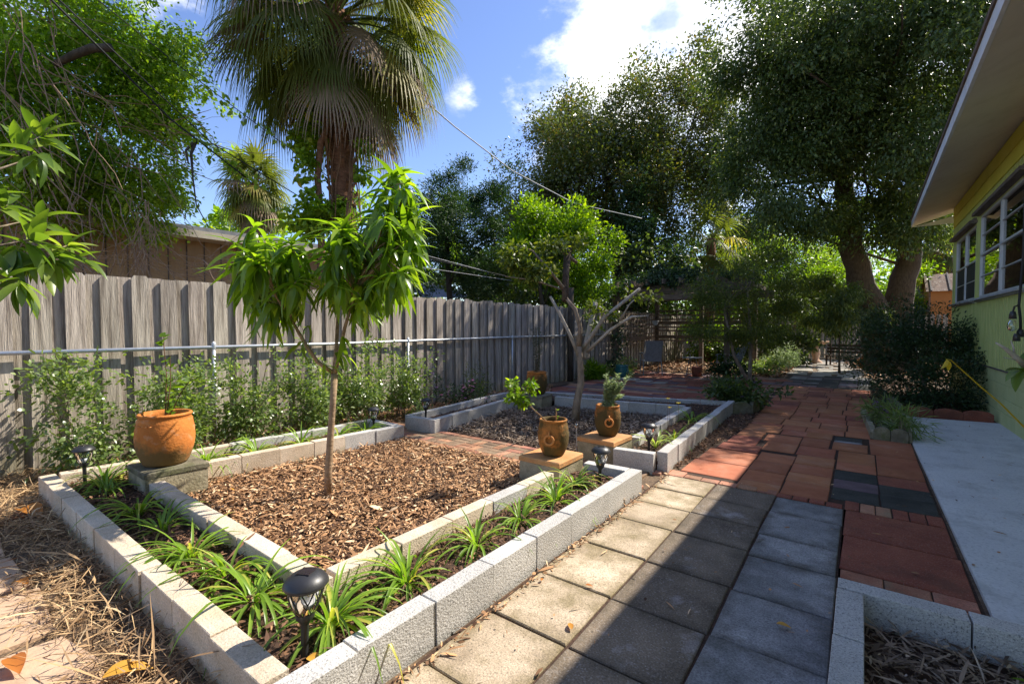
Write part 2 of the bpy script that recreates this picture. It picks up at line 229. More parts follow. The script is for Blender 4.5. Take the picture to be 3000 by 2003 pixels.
# ---------------------------------------------------------------- builders
WL = {}
def tagp(o, label=None, cat=None, group=None, kind=None):
    if label: o['label'] = label
    if cat: o['category'] = cat
    if group: o['group'] = group
    if kind: o['kind'] = kind
    return o
def link(o, parent=None, wl=(0, 0, 0)):
    C.objects.link(o)
    if parent is not None:
        o.parent = parent; o.matrix_parent_inverse = Matrix.Translation(-WL[parent.name])
    WL[o.name] = Vector(wl); return o
def empty(name, loc, label, cat, group=None, kind=None):
    o = bpy.data.objects.new(name, None); o.location = loc; o.empty_display_size = .1
    link(o, None, loc); return tagp(o, label, cat, group, kind)
def mesh(name, V, F, mat, smooth=False):
    me = bpy.data.meshes.new(name); me.from_pydata([tuple(v) for v in V], [], F)
    me.materials.append(M[mat] if isinstance(mat, str) else mat)
    if smooth: me.shade_smooth()
    return me
def meshnp(name, V, faces, mat, smooth=False):
    """faces: list of int arrays (n,k)"""
    me = bpy.data.meshes.new(name); V = np.asarray(V, dtype=np.float32)
    me.vertices.add(len(V)); me.vertices.foreach_set('co', V.ravel())
    li = np.concatenate([f.ravel() for f in faces]); ls = np.concatenate([np.full(len(f), f.shape[1]) for f in faces])
    me.loops.add(len(li)); me.loops.foreach_set('vertex_index', li.astype(np.int32))
    me.polygons.add(len(ls)); st = np.concatenate([[0], np.cumsum(ls)[:-1]])
    me.polygons.foreach_set('loop_start', st.astype(np.int32)); me.polygons.foreach_set('loop_total', ls.astype(np.int32))
    me.materials.append(M[mat] if isinstance(mat, str) else mat); me.update(calc_edges=True)
    if smooth: me.shade_smooth()
    return me
def ob(name, me, parent=None, loc=None, rot=None, mw=None, **k):
    """mesh in world coords unless loc/mw is given (parent empties are never rotated)"""
    o = bpy.data.objects.new(name, me)
    if loc is not None: o.location = loc
    if rot is not None: o.rotation_euler = rot
    if mw is not None: o.matrix_basis = mw
    link(o, parent, (0, 0, 0) if loc is None else loc); return tagp(o, **k)
class MB:
    def __init__(s): s.V = []; s.F = []
    def box(s, c, d, rz=0, top=1., R=None):
        x, y, z = d[0]/2, d[1]/2, d[2]/2; b = len(s.V); ca, sa = math.cos(rz), math.sin(rz)
        for k in (-1, 1):
            t = top if k > 0 else 1
            for i, j in ((-1, -1), (1, -1), (1, 1), (-1, 1)):
                p = Vector((i*x*t, j*y*t, k*z))
                p = R @ p if R else Vector((p.x*ca-p.y*sa, p.x*sa+p.y*ca, p.z))
                s.V.append((c[0]+p.x, c[1]+p.y, c[2]+p.z))
        for f in ((3, 2, 1, 0), (4, 5, 6, 7), (0, 1, 5, 4), (1, 2, 6, 5), (2, 3, 7, 6), (3, 0, 4, 7)): s.F.append([b+i for i in f])
        return s
    def bar(s, a, b_, w, h=None):
        a, b_ = Vector(a), Vector(b_); d = b_-a; R = d.to_track_quat('X', 'Z').to_matrix()
        return s.box((a+b_)/2, (d.length, w, h or w), R=R)
    def poly(s, pts): b = len(s.V); s.V += [tuple(p) for p in pts]; s.F.append(list(range(b, b+len(pts)))); return s
    def prism(s, pts, z0, z1):
        b = len(s.V); n = len(pts); s.V += [(p[0], p[1], z0) for p in pts]+[(p[0], p[1], z1) for p in pts]
        s.F.append([b+n+i for i in range(n)]); s.F.append([b+i for i in reversed(range(n))])
        for i in range(n): j = (i+1) % n; s.F.append([b+i, b+j, b+n+j, b+n+i])
        return s
    def tube(s, pts, r, n=6, caps=True):
        pts = [Vector(p) for p in pts]; rr = r if isinstance(r, (list, tuple)) else [r]*len(pts); b = len(s.V); u = None
        for i, p in enumerate(pts):
            d = (pts[min(i+1, len(pts)-1)]-pts[max(i-1, 0)]).normalized()
            if u is None: u = d.orthogonal().normalized()
            u = (u-d*u.dot(d)).normalized(); v = d.cross(u)
            for k in range(n): a = 2*PI*k/n; s.V.append(tuple(p+(u*math.cos(a)+v*math.sin(a))*rr[i]))
        for i in range(len(pts)-1):
            for k in range(n): j = (k+1) % n; s.F.append([b+i*n+k, b+i*n+j, b+(i+1)*n+j, b+(i+1)*n+k])
        if caps: s.F.append([b+k for k in reversed(range(n))]); s.F.append([b+(len(pts)-1)*n+k for k in range(n)])
        return s
    def lathe(s, prof, n=24, c=(0, 0, 0), wob=0):
        b = len(s.V)
        for i, (r, z) in enumerate(prof):
            for k in range(n): a = 2*PI*k/n; q = r*(1+wob*math.sin(3*a+z*9)); s.V.append((c[0]+q*math.cos(a), c[1]+q*math.sin(a), c[2]+z))
        for i in range(len(prof)-1):
            for k in range(n): j = (k+1) % n; s.F.append([b+i*n+k, b+i*n+j, b+(i+1)*n+j, b+(i+1)*n+k])
        return s
    def m(s, name, mat, smooth=False): return mesh(name, s.V, s.F, mat, smooth)
    def o(s, name, mat, parent=None, smooth=False, **k): return ob(name, s.m(name, mat, smooth), parent, **k)
def nrm(a): return a/np.maximum(np.linalg.norm(a, axis=-1, keepdims=True), 1e-9)
def leafcloud(P, D, Nn, Ln, Wn, kind='d', droop=.25):
    """P,D,Nn (k,3), Ln,Wn (k,) -> V, faces.  d: one bent diamond, l: six-point leaf"""
    P = np.asarray(P); k = len(P); D = nrm(D); S = nrm(np.cross(D, Nn)); U = np.cross(S, D)
    Ln = np.broadcast_to(Ln, (k,))[:, None]; Wn = np.broadcast_to(Wn, (k,))[:, None]
    def pt(s, wv, lift=0): return P+D*Ln*s+S*Wn*wv+U*Ln*(-droop*s*s+lift)
    if kind == 'd':
        V = np.stack([pt(0, 0), pt(.45, .5, .04), pt(1, 0), pt(.5, -.5, .04)], 1).reshape(-1, 3)
        i = (np.arange(k)*4)[:, None]; return V, [i+np.array([[0, 1, 2, 3]])]
    V = np.stack([pt(0, 0), pt(.3, .46, .03), pt(.3, -.46, .03), pt(.68, .38, .02), pt(.68, -.38, .02), pt(1, 0)], 1).reshape(-1, 3)
    i = (np.arange(k)*6)[:, None]; return V, [i+np.array([[0, 2, 1]]), i+np.array([[3, 4, 5]]), i+np.array([[1, 2, 4, 3]])]
def join(parts):
    Vs = []; Fs = {}; b = 0
    for V, F in parts:
        Vs.append(V)
        for f in F: Fs.setdefault(f.shape[1], []).append(f+b)
        b += len(V)
    return np.concatenate(Vs), [np.concatenate(v) for v in Fs.values()]
def blobs_px(lst):
    out = []
    for b in lst:
        x, y, s, rx, ry = b[:5]; k = s/F_; rd = b[5] if len(b) > 5 else rx*k
        out.append((at(x, y, s), rx*k, ry*k, rd))
    return out
def crown(blobs, n, cr, Ln, Wn, seed=1, kind='d', down=.3, out=.5, shell=.55, spill=.12, flat=.7, jit=.35, droop=.2, per=160, bough=.17):
    """blobs: (centre, r_right, r_up, r_depth). returns V,F, clump centres"""
    rs = np.random.RandomState(seed); ncl = max(4, int(n/per))
    wts = np.array([b[1]*b[2]+b[1]*b[3]+b[2]*b[3] for b in blobs]); wts = wts/wts.sum()
    fwh = np.array([fw[0], fw[1], 0]); fwh /= np.linalg.norm(fwh)
    Cs = []; Ou = []
    for b, wt in zip(blobs, wts):
        m = max(3, int(ncl*wt)); nb_ = max(4, int(m/9)); bd = nrm(rs.normal(size=(nb_, 3))); br_ = shell+(1-shell)*rs.rand(nb_)**.5
        br_ = br_*(1+spill*rs.normal(size=nb_)); j = rs.randint(0, nb_, m); q = bd[j]*br_[j][:, None]+rs.normal(size=(m, 3))*bough*(.6+.8*rs.rand(nb_))[j][:, None]
        d = nrm(q); Cs.append(b[0]+rt*q[:, :1]*b[1]+fwh*q[:, 1:2]*b[3]+np.array([0, 0, 1.])*q[:, 2:]*b[2]); Ou.append(rt*d[:, :1]+fwh*d[:, 1:2]+np.array([0, 0, 1.])*d[:, 2:])
    Cs = np.concatenate(Cs); Ou = np.concatenate(Ou); k = rs.randint(0, len(Cs), n)
    size = cr*(.5+rs.rand(len(Cs)))
    g = np.clip(rs.normal(size=(n, 3)), -1.7, 1.7)*np.array([1, 1, flat])*.55*size[k][:, None]; P = Cs[k]+g
    P[:, 2] = np.maximum(P[:, 2], .04)
    D = nrm(g)*.6+Ou[k]*out+rs.normal(size=(n, 3))*.6; D[:, 2] -= down
    Nn = rs.normal(size=(n, 3))*.7+np.array([0, 0, 1.])
    l = Ln*(1-jit+2*jit*rs.rand(n)); w = Wn*(1-jit+2*jit*rs.rand(n))
    V, Fc = leafcloud(P, D, Nn, l, w, kind, droop); return V, Fc, Cs
def limb(mb, a, b, r0, r1, sag=.15, seed=0, n=6, k=6):
    rs = random.Random(seed); a, b = Vector(a), Vector(b); L_ = (b-a).length; pts = []
    o = Vector((rs.uniform(-1, 1), rs.uniform(-1, 1), rs.uniform(-.2, 1)))*L_*sag
    for i in range(k+1):
        t = i/k; p = a.lerp(b, t)+o*math.sin(PI*t)+Vector((rs.uniform(-1, 1), rs.uniform(-1, 1), rs.uniform(-1, 1)))*L_*.02*(0 < i < k); pts.append(p)
    mb.tube(pts, [r0+(r1-r0)*(i/k) for i in range(k+1)], n); return pts
def tree(name, base, blobs, n, label, cat='tree', leaf='l_dark', bark='bark_dark', cr=.6, Ln=.12, Wn=.06, tr=.2, seed=1, trunks=None, nbr=14, group=None, crown_name='crown', **k):
    root = empty(name, tuple(base), label, cat, group)
    V, Fc, Cs = crown(blobs, n, cr, Ln, Wn, seed, **k)
    rs = random.Random(seed); mb = MB(); ends = []
    for t in (trunks or [[base, blobs[0][0]]]):
        pts = [Vector(p) for p in t]; m = len(pts); ends.append(pts)
        fine = []
        for i in range(m-1):
            for j in range(4): fine.append(pts[i].lerp(pts[i+1], j/4)+Vector((rs.uniform(-1, 1), rs.uniform(-1, 1), 0))*tr*.12*(i+j > 0))
        fine.append(pts[-1]); q = len(fine)
        mb.tube(fine, [tr*(1.25 if i == 0 else 1)*(1-.62*i/q) for i in range(q)], 10)
    mb.o('trunk', bark, root, True)
    br = MB()
    for i in range(nbr):
        c = Vector(Cs[rs.randrange(len(Cs))]); e = rs.choice(ends); j = e[-1] if len(e) == 2 else e[rs.randrange(max(1, len(e)-3), len(e))]
        s = e[0].lerp(e[-1], rs.uniform(.45, .95)) if len(e) == 2 else j
        limb(br, s, c, tr*.12, tr*.03, .12, seed*100+i, 5)
    if nbr: br.o('branches', bark, root, True)
    ob(crown_name, meshnp(crown_name, V, Fc, leaf), root); return root

# ================================================================ SETTING
rs0 = np.random.RandomState(5)
g = bpy.data.meshes.new('ground')
gx = np.array([-400, -120, -40, -20, -12, -7, 3, 8, 20, 40, 120, 400.]); gy = np.array([-300, -60, -10, 0, 10, 16, 22, 30, 60, 120, 400.])
V = [(x, y, -.012) for y in gy for x in gx]; nx = len(gx)
F = [[j*nx+i, j*nx+i+1, (j+1)*nx+i+1, (j+1)*nx+i] for j in range(len(gy)-1) for i in range(nx-1)]
ob('ground', mesh('ground', V, F, 'soil'), label='bare brown soil of the yard under the beds and trees', cat='ground', kind='structure')

_pc = {}
def piece(w, l, h, mat, ch=.006, seed=0):
    """chamfered stone with slightly uneven corners, top at z=h"""
    key = (round(w, 3), round(l, 3), round(h, 3), mat, seed % 3)
    if key in _pc: return _pc[key]
    r = random.Random(hash(key[:3]+(seed % 3,)) & 0xffff); e = min(w, l)*.012; V = []
    q = [(-1, -1), (1, -1), (1, 1), (-1, 1)]; j = [(r.uniform(-e, e), r.uniform(-e, e)) for _ in q]
    for z, s in ((0, 0), (h-ch, 0), (h, ch)):
        for (a, b), (u, v) in zip(q, j): V.append((a*(w/2-s)+u, b*(l/2-s)+v, z))
    F = [(3, 2, 1, 0), (8, 9, 10, 11)]
    for k in (0, 4):
        for i in range(4): F.append((k+i, k+(i+1) % 4, k+4+(i+1) % 4, k+4+i))
    me = mesh('piece', V, F, mat); _pc[key] = me; return me
def stone(parent, name, x0, x1, y0, y1, mat, gap=.010, z=0., h=.03, jit=.002, **k):
    w, l = x1-x0-gap, y1-y0-gap
    if w < .015 or l < .015: return
    o = ob(name, piece(w, l, h, mat, .005, random.randrange(3)), parent,
           loc=((x0+x1)/2+random.uniform(-jit, jit), (y0+y1)/2+random.uniform(-jit, jit), z-h+random.uniform(-.002, .003)), rot=(random.uniform(-.004, .004), random.uniform(-.004, .004), random.uniform(-.006, .006)), **k)
    return o
# grey/tan concrete pavers by the front bed
pv = empty('paved_walk', (-.8, 3, 0), 'walk of large square tan, brown and grey concrete pavers', 'paving', kind='structure')
ys = [-.9, -.46, -.02, .42, .86, 1.305, 1.745, 2.20, 2.69, 3.195, 3.606, 3.996, 4.402]
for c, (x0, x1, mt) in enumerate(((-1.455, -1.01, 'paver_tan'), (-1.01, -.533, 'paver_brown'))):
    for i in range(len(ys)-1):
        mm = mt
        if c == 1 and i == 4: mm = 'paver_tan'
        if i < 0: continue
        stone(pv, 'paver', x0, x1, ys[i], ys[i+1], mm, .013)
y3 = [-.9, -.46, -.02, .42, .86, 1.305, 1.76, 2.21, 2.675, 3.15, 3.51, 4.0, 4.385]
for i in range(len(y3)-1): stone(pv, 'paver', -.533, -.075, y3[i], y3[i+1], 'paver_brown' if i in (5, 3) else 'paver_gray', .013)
ob('joint_sand', MB().box((-.76, 1.8, -.022), (1.42, 5.3, .024)).m('joint_sand', 'bed_soil'), pv)
# red path
rp = empty('red_path', (-.5, 9, 0), 'path of red concrete pavers with a few black and purple ones', 'paving', kind='structure')
def R(x0, x1, y0, y1, m='paver_red', n='paver', gp=.011): stone(rp, n, x0, x1, y0, y1, m, gp)
R(-1.40, -.87, 4.62, 5.15); R(-1.38, -.87, 5.15, 5.72); R(-1.33, -.89, 5.76, 6.12, 'paver_maroon')
for a, b in ((4.44, 4.70), (4.70, 5.08), (5.08, 5.48), (5.48, 5.88)): R(-.87, -.53, a, b)
for a, b in ((4.50, 4.90), (4.90, 5.22), (5.22, 5.58), (5.58, 5.98)): R(-.53, -.18, a, b)
for a, b, m1, m2 in ((4.62, 4.95, 'paver_black', 'paver_black'), (4.95, 5.24, 'paver_purple', 'paver_black'), (5.24, 5.58, 'paver_black', 'paver_maroon')): R(-.175, .155, a, b, m1); R(.155, .51, a, b+.02, m2)
for a, b in ((5.60, 5.92), (5.92, 6.46)): R(-.175, .155, a, b); R(.155, .515, a+.02, b+.02)
R(-.24, .05, 7.04, 7.26, 'paver_black'); R(-.24, .05, 6.93, 7.04, 'paver_gray'); R(-.24, .10, 6.50, 6.93); R(.11, .52, 6.50, 7.38); R(-.56, -.26, 6.5, 7.0); R(-.9, -.56, 6.0, 6.5); R(-.55, -.19, 6.0, 6.48); R(-.95, -.56, 6.5, 6.95)
R(-1.30, -.97, 6.14, 6.6, 'paver_maroon'); R(-1.28, -.98, 6.6, 7.0)
y = 7.02
k = 0
while y < 12.9:
    dy = random.choice((.34, .42, .5, .55)); xs = [-1.28-.03*(y-7), -.88+random.uniform(-.08, .08), -.5+random.uniform(-.08, .08), -.16+random.uniform(-.05, .05), .13 if y < 9.4 else .2]
    if y < 7.3: xs[-1] = -.25; xs[-2] = -.55
    for a, b in zip(xs[:-1], xs[1:]):
        if b-a < .1: continue
        if random.random() < .35: R(a, b, y, y+dy/2); R(a, b, y+dy/2, y+dy)
        else: R(a, b, y, y+dy, 'paver_maroon' if random.random() < .12 else 'paver_red')
    y += dy
while y < 16:
    dy = random.choice((.3, .42)); xs = [-1.55, -1.15, -.8, -.4, -.02, .3]
    for a, b in zip(xs[:-1], xs[1:]): R(a, b, y, y+dy, random.choice(('paver_black', 'paver_black', 'paver_purple', 'paver_gray')))
    y += dy
x = -1.62
while x < -.56: R(x, x+.155, 4.415, 4.60 if x < -1.42 else 4.53, 'brick', 'brick', .008); x += .155
x = -.075
for i in range(6): R(x, x+.098, 4.40, 4.61, random.choice(('brick', 'paver_maroon')), 'brick', .008); x += .098
for a_ in (-.54, -.425, -.31, -.195): R(a_, a_+.112, 4.392, 4.495, 'paver_maroon', 'brick', .008)
R(-.07, .51, 3.845, 4.385, 'paver_maroon'); R(-.07, .51, 3.29, 3.835, 'paver_maroon')
for a, b in ((-.07, .13), (.13, .33), (.33, .505)): R(a, b, 3.16, 3.28, 'brick', 'brick', .006); R(a+.02, b+.02, 3.04, 3.15, 'brick', 'brick', .006)
ob('joint_sand', MB().prism([(-1.4, 4.41), (.52, 4.41), (.52, 7.4), (.18, 7.4), (.25, 16.1), (-1.7, 16.1), (-1.3, 7)], -.034, -.009).prism([(-.075, 2.6), (.52, 2.6), (.52, 4.4), (-.075, 4.4)], -.034, -.01).m('joint_sand', 'bed_soil'), rp)
# brick crosswalk between the two beds
bw = empty('brick_walk', (-3, 4.1, 0), 'narrow basketweave walk of weathered red brick between the raised beds', 'paving', kind='structure')
ob('joint_sand', MB().box((-3.5, 4.16, -.026), (4.6, .8, .024)).m('joint_sand', 'bed_soil'), bw)
x = -5.6
def yb(x): return 3.835+.012*(x+3)
while x < -1.6:
    y0 = yb(x)
    stone(bw, 'brick', x, x+.205, y0-.0, y0+.098, 'brick', .006, z=.012)
    if x < -2.1 or True: stone(bw, 'brick', x, x+.205, y0+.5, y0+.598, 'brick', .006, z=.012)
    x += .205
x = -5.6; k = 0
while x < -1.6:
    for r_ in range(2):
        y0 = yb(x)+.1+r_*.2
        if (k+r_) % 2:
            for j in range(2): stone(bw, 'brick', x, x+.2, y0+j*.1, y0+(j+1)*.1, random.choice(('brick_moss', 'brick_moss', 'brick')), .006, z=.01)
        else:
            for j in range(2): stone(bw, 'brick', x+j*.1, x+(j+1)*.1, y0, y0+.2, random.choice(('brick_moss', 'brick_moss', 'brick')), .006, z=.01)
    x += .2; k += 1
# brick terrace under the pergola
tp = empty('brick_terrace', (-4, 11, 0), 'dark red brick and paver terrace in the shade before the pergola', 'terrace', kind='structure')
y = 7.75
while y < 14.6:
    dy = random.choice((.2, .2, .3)) if y > 9 else .2; x = -5.9+random.uniform(0, .3)
    while x < -1.75:
        dx = random.choice((.4, .4, .6))
        if y > 8.35+(x+1.9)*.29 and not (x > -2.1 and y < 9.2): stone(tp, 'brick', x, x+dx, y, y+dy, random.choice(('paver_maroon', 'brick_moss', 'paver_maroon', 'paver_purple', 'brick')), .012)
        x += dx
    y += dy
ob('joint_sand', MB().prism([(-5.9, 7.6), (-1.9, 8.6), (-1.8, 14.7), (-5.9, 14.7)], -.034, -.009).m('joint_sand', 'bed_soil'), tp)
# concrete slab
ob('concrete_slab', MB().prism([(.53, 9.35), (.58, 9.5), (1.66, 9.62), (1.66, -3), (.545, -3)], -.06, .012).m('concrete_slab', 'slab'), label='pale grey painted concrete slab along the house wall', cat='slab', kind='structure')
# flagstones
def flag(parent, pts, mat, z=.012, ch=.01):
    c = np.mean(pts, axis=0); V = []; n = len(pts)
    for zz, s in ((z-.04, 1), (z-ch, 1), (z, .97)):
        for p in pts: q = c+(np.array(p)-c)*s; V.append((q[0], q[1], zz))
    F = [[2*n+i for i in range(n)]]
    for k in (0, n):
        for i in range(n): j = (i+1) % n; F.append([k+i, k+j, k+n+j, k+n+i])
    ob('flagstone', mesh('flagstone', V, F, mat), parent)
fl = empty('flagstone_path', (-3.5, .2, 0), 'weathered pink flagstones half buried in straw beside the left bed wall', 'paving', kind='structure')
for pts in ([(-2.9, -.1), (-2.05, -.1), (-2.0, .36), (-2.5, .5), (-2.86, .43)], [(-3.55, .02), (-2.96, -.05), (-2.95, .42), (-3.5, .44)], [(-4.15, 0), (-3.62, 0), (-3.58, .42), (-4.1, .4)], [(-4.8, -.02), (-4.2, -.02), (-4.17, .38), (-4.75, .40)], [(-5.4, 0), (-4.87, 0), (-4.82, .40), (-5.3, .45)], [(-2.6, -.7), (-1.7, -.8), (-1.6, -.15), (-2.6, -.15)], [(-3.6, -.7), (-2.68, -.7), (-2.7, -.15), (-3.5, -.1)]):
    flag(fl, pts, 'flag_pink', .014)
fg = empty('stepping_path', (-.8, 19, 0), 'grey stepping stones curving away under the trees behind the hedge', 'paving', kind='structure')
y = 16.3
while y < 24:
    x = -1.9-(y-16)*.05
    while x < .1:
        dx = random.uniform(.5, .8); dy = random.uniform(.5, .7)
        flag(fg, [(x+.04, y+.03), (x+dx, y+random.uniform(0, .08)), (x+dx-.04, y+dy), (x+random.uniform(0, .08), y+dy-.03)], 'flag_gray', .01); x += dx+.07
    y += .72
for k in range(6): x, y = -2.5-.8*k, 23.5+random.uniform(-.3, .3); flag(fg, [(x, y), (x+.7, y+.05), (x+.66, y+.6), (x+.04, y+.55)], 'flag_gray', .01)
for k in range(5): x, y = -5.9+.42*k, 8.9-.1*k+random.uniform(-.1, .1); flag(fg, [(x, y+3), (x+.36, y+3.05), (x+.33, y+3.4), (x+.04, y+3.35)], 'flag_gray', .02)

# ================================================================ RAISED BEDS
def wall(parent, A, B, mat, L0=.4, z=0., h=.2, th=.1, name='block'):
    A, B = Vector((A[0], A[1], 0)), Vector((B[0], B[1], 0)); d = B-A; n = max(1, round(d.length/L0)); l = d.length/n; a = math.atan2(d.y, d.x)
    for i in range(n):
        c = A+d*((i+.5)/n); s = Vector((-math.sin(a), math.cos(a), 0))*random.uniform(-.006, .006)
        mt = random.choice(mat) if isinstance(mat, (list, tuple)) else mat
        ob(name, piece(l-.006, th, h, mt, .003, i), parent, loc=(c.x+s.x, c.y+s.y, z-.01+random.uniform(-.004, .004)), rot=(random.uniform(-.008, .008), random.uniform(-.006, .006), a+random.uniform(-.008, .008)))
nb = empty('raised_bed', (-3.4, 2.2, 0), 'near U-shaped double-walled bed of tan and grey concrete blocks round the mango', 'raised bed')
wall(nb, (-5.34, .733), (-1.605, .772), 'block'); wall(nb, (-1.535, .62), (-1.512, 3.80), 'block_gray'); wall(nb, (-1.965, 3.735), (-1.57, 3.745), 'block_gray')
wall(nb, (-2.08, 1.28), (-2.07, 3.28), ['block', 'block', 'block_gray']); wall(nb, (-4.53, 1.212), (-2.03, 1.216), 'block')
wall(nb, (-4.72, 1.60), (-4.62, 3.0), 'block'); wall(nb, (-4.62, 3.0), (-4.57, 3.79), 'block_gray'); wall(nb, (-5.29, .80), (-5.15, 3.79), ['block', 'block_gray']); wall(nb, (-5.1, 3.73), (-4.63, 3.735), 'block_gray')
fb = empty('raised_bed', (-3.4, 6.2, 0), 'far shaded double-walled bed of grey concrete blocks round the pruned tree', 'raised bed')
wall(fb, (-5.0, 4.25), (-5.3, 6.9), 'block_gray'); wall(fb, (-4.95, 4.24), (-4.55, 4.28), 'block_gray'); wall(fb, (-4.5, 4.24), (-4.80, 6.5), 'block_gray')
wall(fb, (-4.3, 7.02), (-2.15, 7.36), 'block_gray'); wall(fb, (-2.10, 7.30), (-1.97, 4.9), 'block_gray'); wall(fb, (-1.515, 4.46), (-1.70, 8.35), 'block_gray')
wall(fb, (-1.97, 4.36), (-1.57, 4.41), 'block_gray'); wall(fb, (-4.85, 7.55), (-1.78, 8.38), 'block_gray', h=.17)
cb = empty('raised_bed', (.4, 2.4, 0), 'corner of a grey concrete block bed beside the slab, full of shredded mulch', 'raised bed')
wall(cb, (-.065, 2.675), (1.3, 2.675), ['block_gray'], L0=.46); wall(cb, (-.012, 2.62), (-.012, .2), 'block_gray')

def area(V, z, mat, name, label, **k): return ob(name, MB().prism(V, z-.03, z).m(name, mat), label=label, cat='soil', kind='structure', **k)
area([(-5.2, .78), (-1.58, .78), (-1.58, 3.7), (-2.03, 3.7), (-2.03, 1.17), (-4.6, 1.17), (-4.75, 1.6), (-4.68, 3.7), (-5.15, 3.7)], .10, 'bed_soil', 'soil', 'dark soil filling the strips between the near bed walls')
area([(-4.95, 4.3), (-4.55, 4.3), (-4.85, 6.5), (-4.35, 7.07), (-2.05, 7.42), (-1.9, 4.4), (-1.56, 4.45), (-1.74, 8.3), (-4.9, 7.5), (-5.25, 6.8)], .10, 'bed_soil', 'soil', 'dark soil filling the strips between the far bed walls')
area([(-4.68, 1.26), (-2.13, 1.26), (-2.13, 3.84), (-4.6, 3.84)], .012, 'bed_soil', 'soil', 'dark ground under the bark chips round the mango')
area([(-4.4, 4.43), (-2.0, 4.46), (-2.16, 7.3), (-4.7, 6.9)], .012, 'bed_soil', 'soil', 'dark ground under the mulch of the far bed')
area([(.04, .1), (1.4, .1), (1.4, 2.62), (.04, 2.62)], .05, 'bed_soil', 'soil', 'dark ground under the mulch of the corner bed')

# ---- mulch
def inpoly(P, poly):
    x, y = P[:, 0], P[:, 1]; c = np.zeros(len(P), bool); n = len(poly)
    for i in range(n):
        (x1, y1), (x2, y2) = poly[i], poly[(i+1) % n]
        c ^= ((y1 > y) != (y2 > y)) & (x < (x2-x1)*(y-y1)/((y2-y1) or 1e-9)+x1)
    return c
def chips(name, poly, n, L0, W0, mat, label, seed, z=.02, pile=.02, tilt=.35, dens=None, amp=0.):
    rs = np.random.RandomState(seed); a = np.array(poly); lo, hi = a.min(0), a.max(0)
    P = lo+(hi-lo)*rs.rand(int(n*2.2), 2); P = P[inpoly(P, poly)]
    if dens is not None: P = P[rs.rand(len(P)) < dens(P)]
    P = P[:n]; k = len(P); th = rs.rand(k)*2*PI
    hgt = z+rs.rand(k)**1.5*pile+amp*(np.sin(P[:, 0]*5+1)*np.sin(P[:, 1]*4.3+2)+.5*np.sin(P[:, 0]*11)*np.cos(P[:, 1]*13))
    D = np.stack([np.cos(th), np.sin(th), rs.normal(size=k)*tilt], 1); Nn = np.stack([rs.normal(size=k)*.5, rs.normal(size=k)*.5, np.ones(k)], 1)
    l = L0*np.exp(rs.normal(size=k)*.6); w = W0*np.exp(rs.normal(size=k)*.4)
    V, Fc = leafcloud(np.column_stack([P, hgt]), D, Nn, l, w, 'l' if W0/L0 > .12 else 'd', .1)
    return ob(name, meshnp(name, V, Fc, mat), label=label, cat='mulch', kind='stuff')
chips('bark_mulch', [(-4.68, 1.27), (-2.14, 1.27), (-2.13, 3.3), (-2.45, 3.4), (-2.5, 3.83), (-4.57, 3.82), (-4.66, 1.7)], 26000, .034, .012, 'chip', 'sunlit shredded bark chips covering the square round the mango tree', 11, pile=.03, amp=.006)
chips('bark_mulch', [(-4.45, 4.45), (-2.4, 4.46), (-1.98, 5), (-2.14, 7.25), (-4.3, 6.95), (-4.72, 6.3)], 17000, .036, .013, 'chip_gray', 'greyed leaf mulch covering the far bed round the pruned tree', 12, pile=.03)
chips('bed_mulch', [(-5.2, .79), (-1.59, .83), (-1.57, 3.68), (-2.02, 3.68), (-2.02, 1.16), (-4.6, 1.16), (-4.76, 1.55), (-4.68, 3.68), (-5.1, 3.68)], 16000, .03, .010, 'chip_dark', 'dark reddish mulch in the planting strips of the near bed', 13, z=.105, pile=.025, amp=.006)
chips('bed_mulch', [(-4.9, 4.3), (-4.56, 4.3), (-4.85, 6.5), (-4.35, 7.07), (-2.05, 7.42), (-1.93, 4.42), (-1.57, 4.5), (-1.76, 8.28), (-4.9, 7.45), (-5.22, 6.8)], 9000, .03, .010, 'chip_dark', 'dark mulch in the planting strips of the far bed', 14, z=.105, pile=.025)
chips('corner_mulch', [(.045, .3), (1.3, .3), (1.3, 2.62), (.045, 2.62)], 9000, .06, .009, 'chip_gray', 'shredded grey brown mulch inside the corner block bed', 15, z=.06, pile=.035)
wd = lambda P: np.clip(1.15-((.66-P[:, 1])/.33)**2+.55*np.sin(P[:, 0]*7+P[:, 1]*3)*np.sin(P[:, 0]*3.1+1)-.25*(P[:, 1] < .3), .02, 1)
chips('straw_litter', [(-6.25, -.6), (-1.6, -.6), (-1.6, .71), (-5.35, .68), (-5.38, .95), (-6.25, 1.0)], 15000, .085, .0055, 'straw', 'dry straw and pine litter drifted against the left bed wall', 16, z=.018, pile=.05, dens=lambda P: np.where(P[:, 0] < -5.2, .9, wd(P)))
chips('leaf_litter', [(-6.25, .9), (-5.36, .9), (-5.2, 3.8), (-5.5, 4.4), (-5.3, 7.3), (-4.9, 7.7), (-5.9, 9.5), (-6.25, 9.5)], 15000, .045, .016, 'chip', 'brown leaf litter along the foot of the board fence', 17, z=.005, pile=.03)
chips('leaf_litter', [(-1.58, 4.7), (-1.42, 4.66), (-1.38, 5.8), (-1.25, 7.2), (-1.3, 8.6), (-1.62, 8.0)], 3500, .03, .012, 'chip_dark', 'leaf litter in the strip between far bed and red path', 18, z=0, pile=.02)
chips('leaf_litter', [(.2, 9.6), (1.63, 9.75), (1.63, 14), (.3, 16)], 6000, .05, .02, 'chip_dark', 'dark leaf litter under the clipped hedge by the house', 19, z=.0, pile=.03)
chips('leaf_litter', [(-7, 14.8), (-1.7, 14.8), (-1.9, 24), (-12, 26)], 22000, .10, .045, 'chip', 'pale leaf litter on the ground behind the pergola', 20, z=.0, pile=.05)
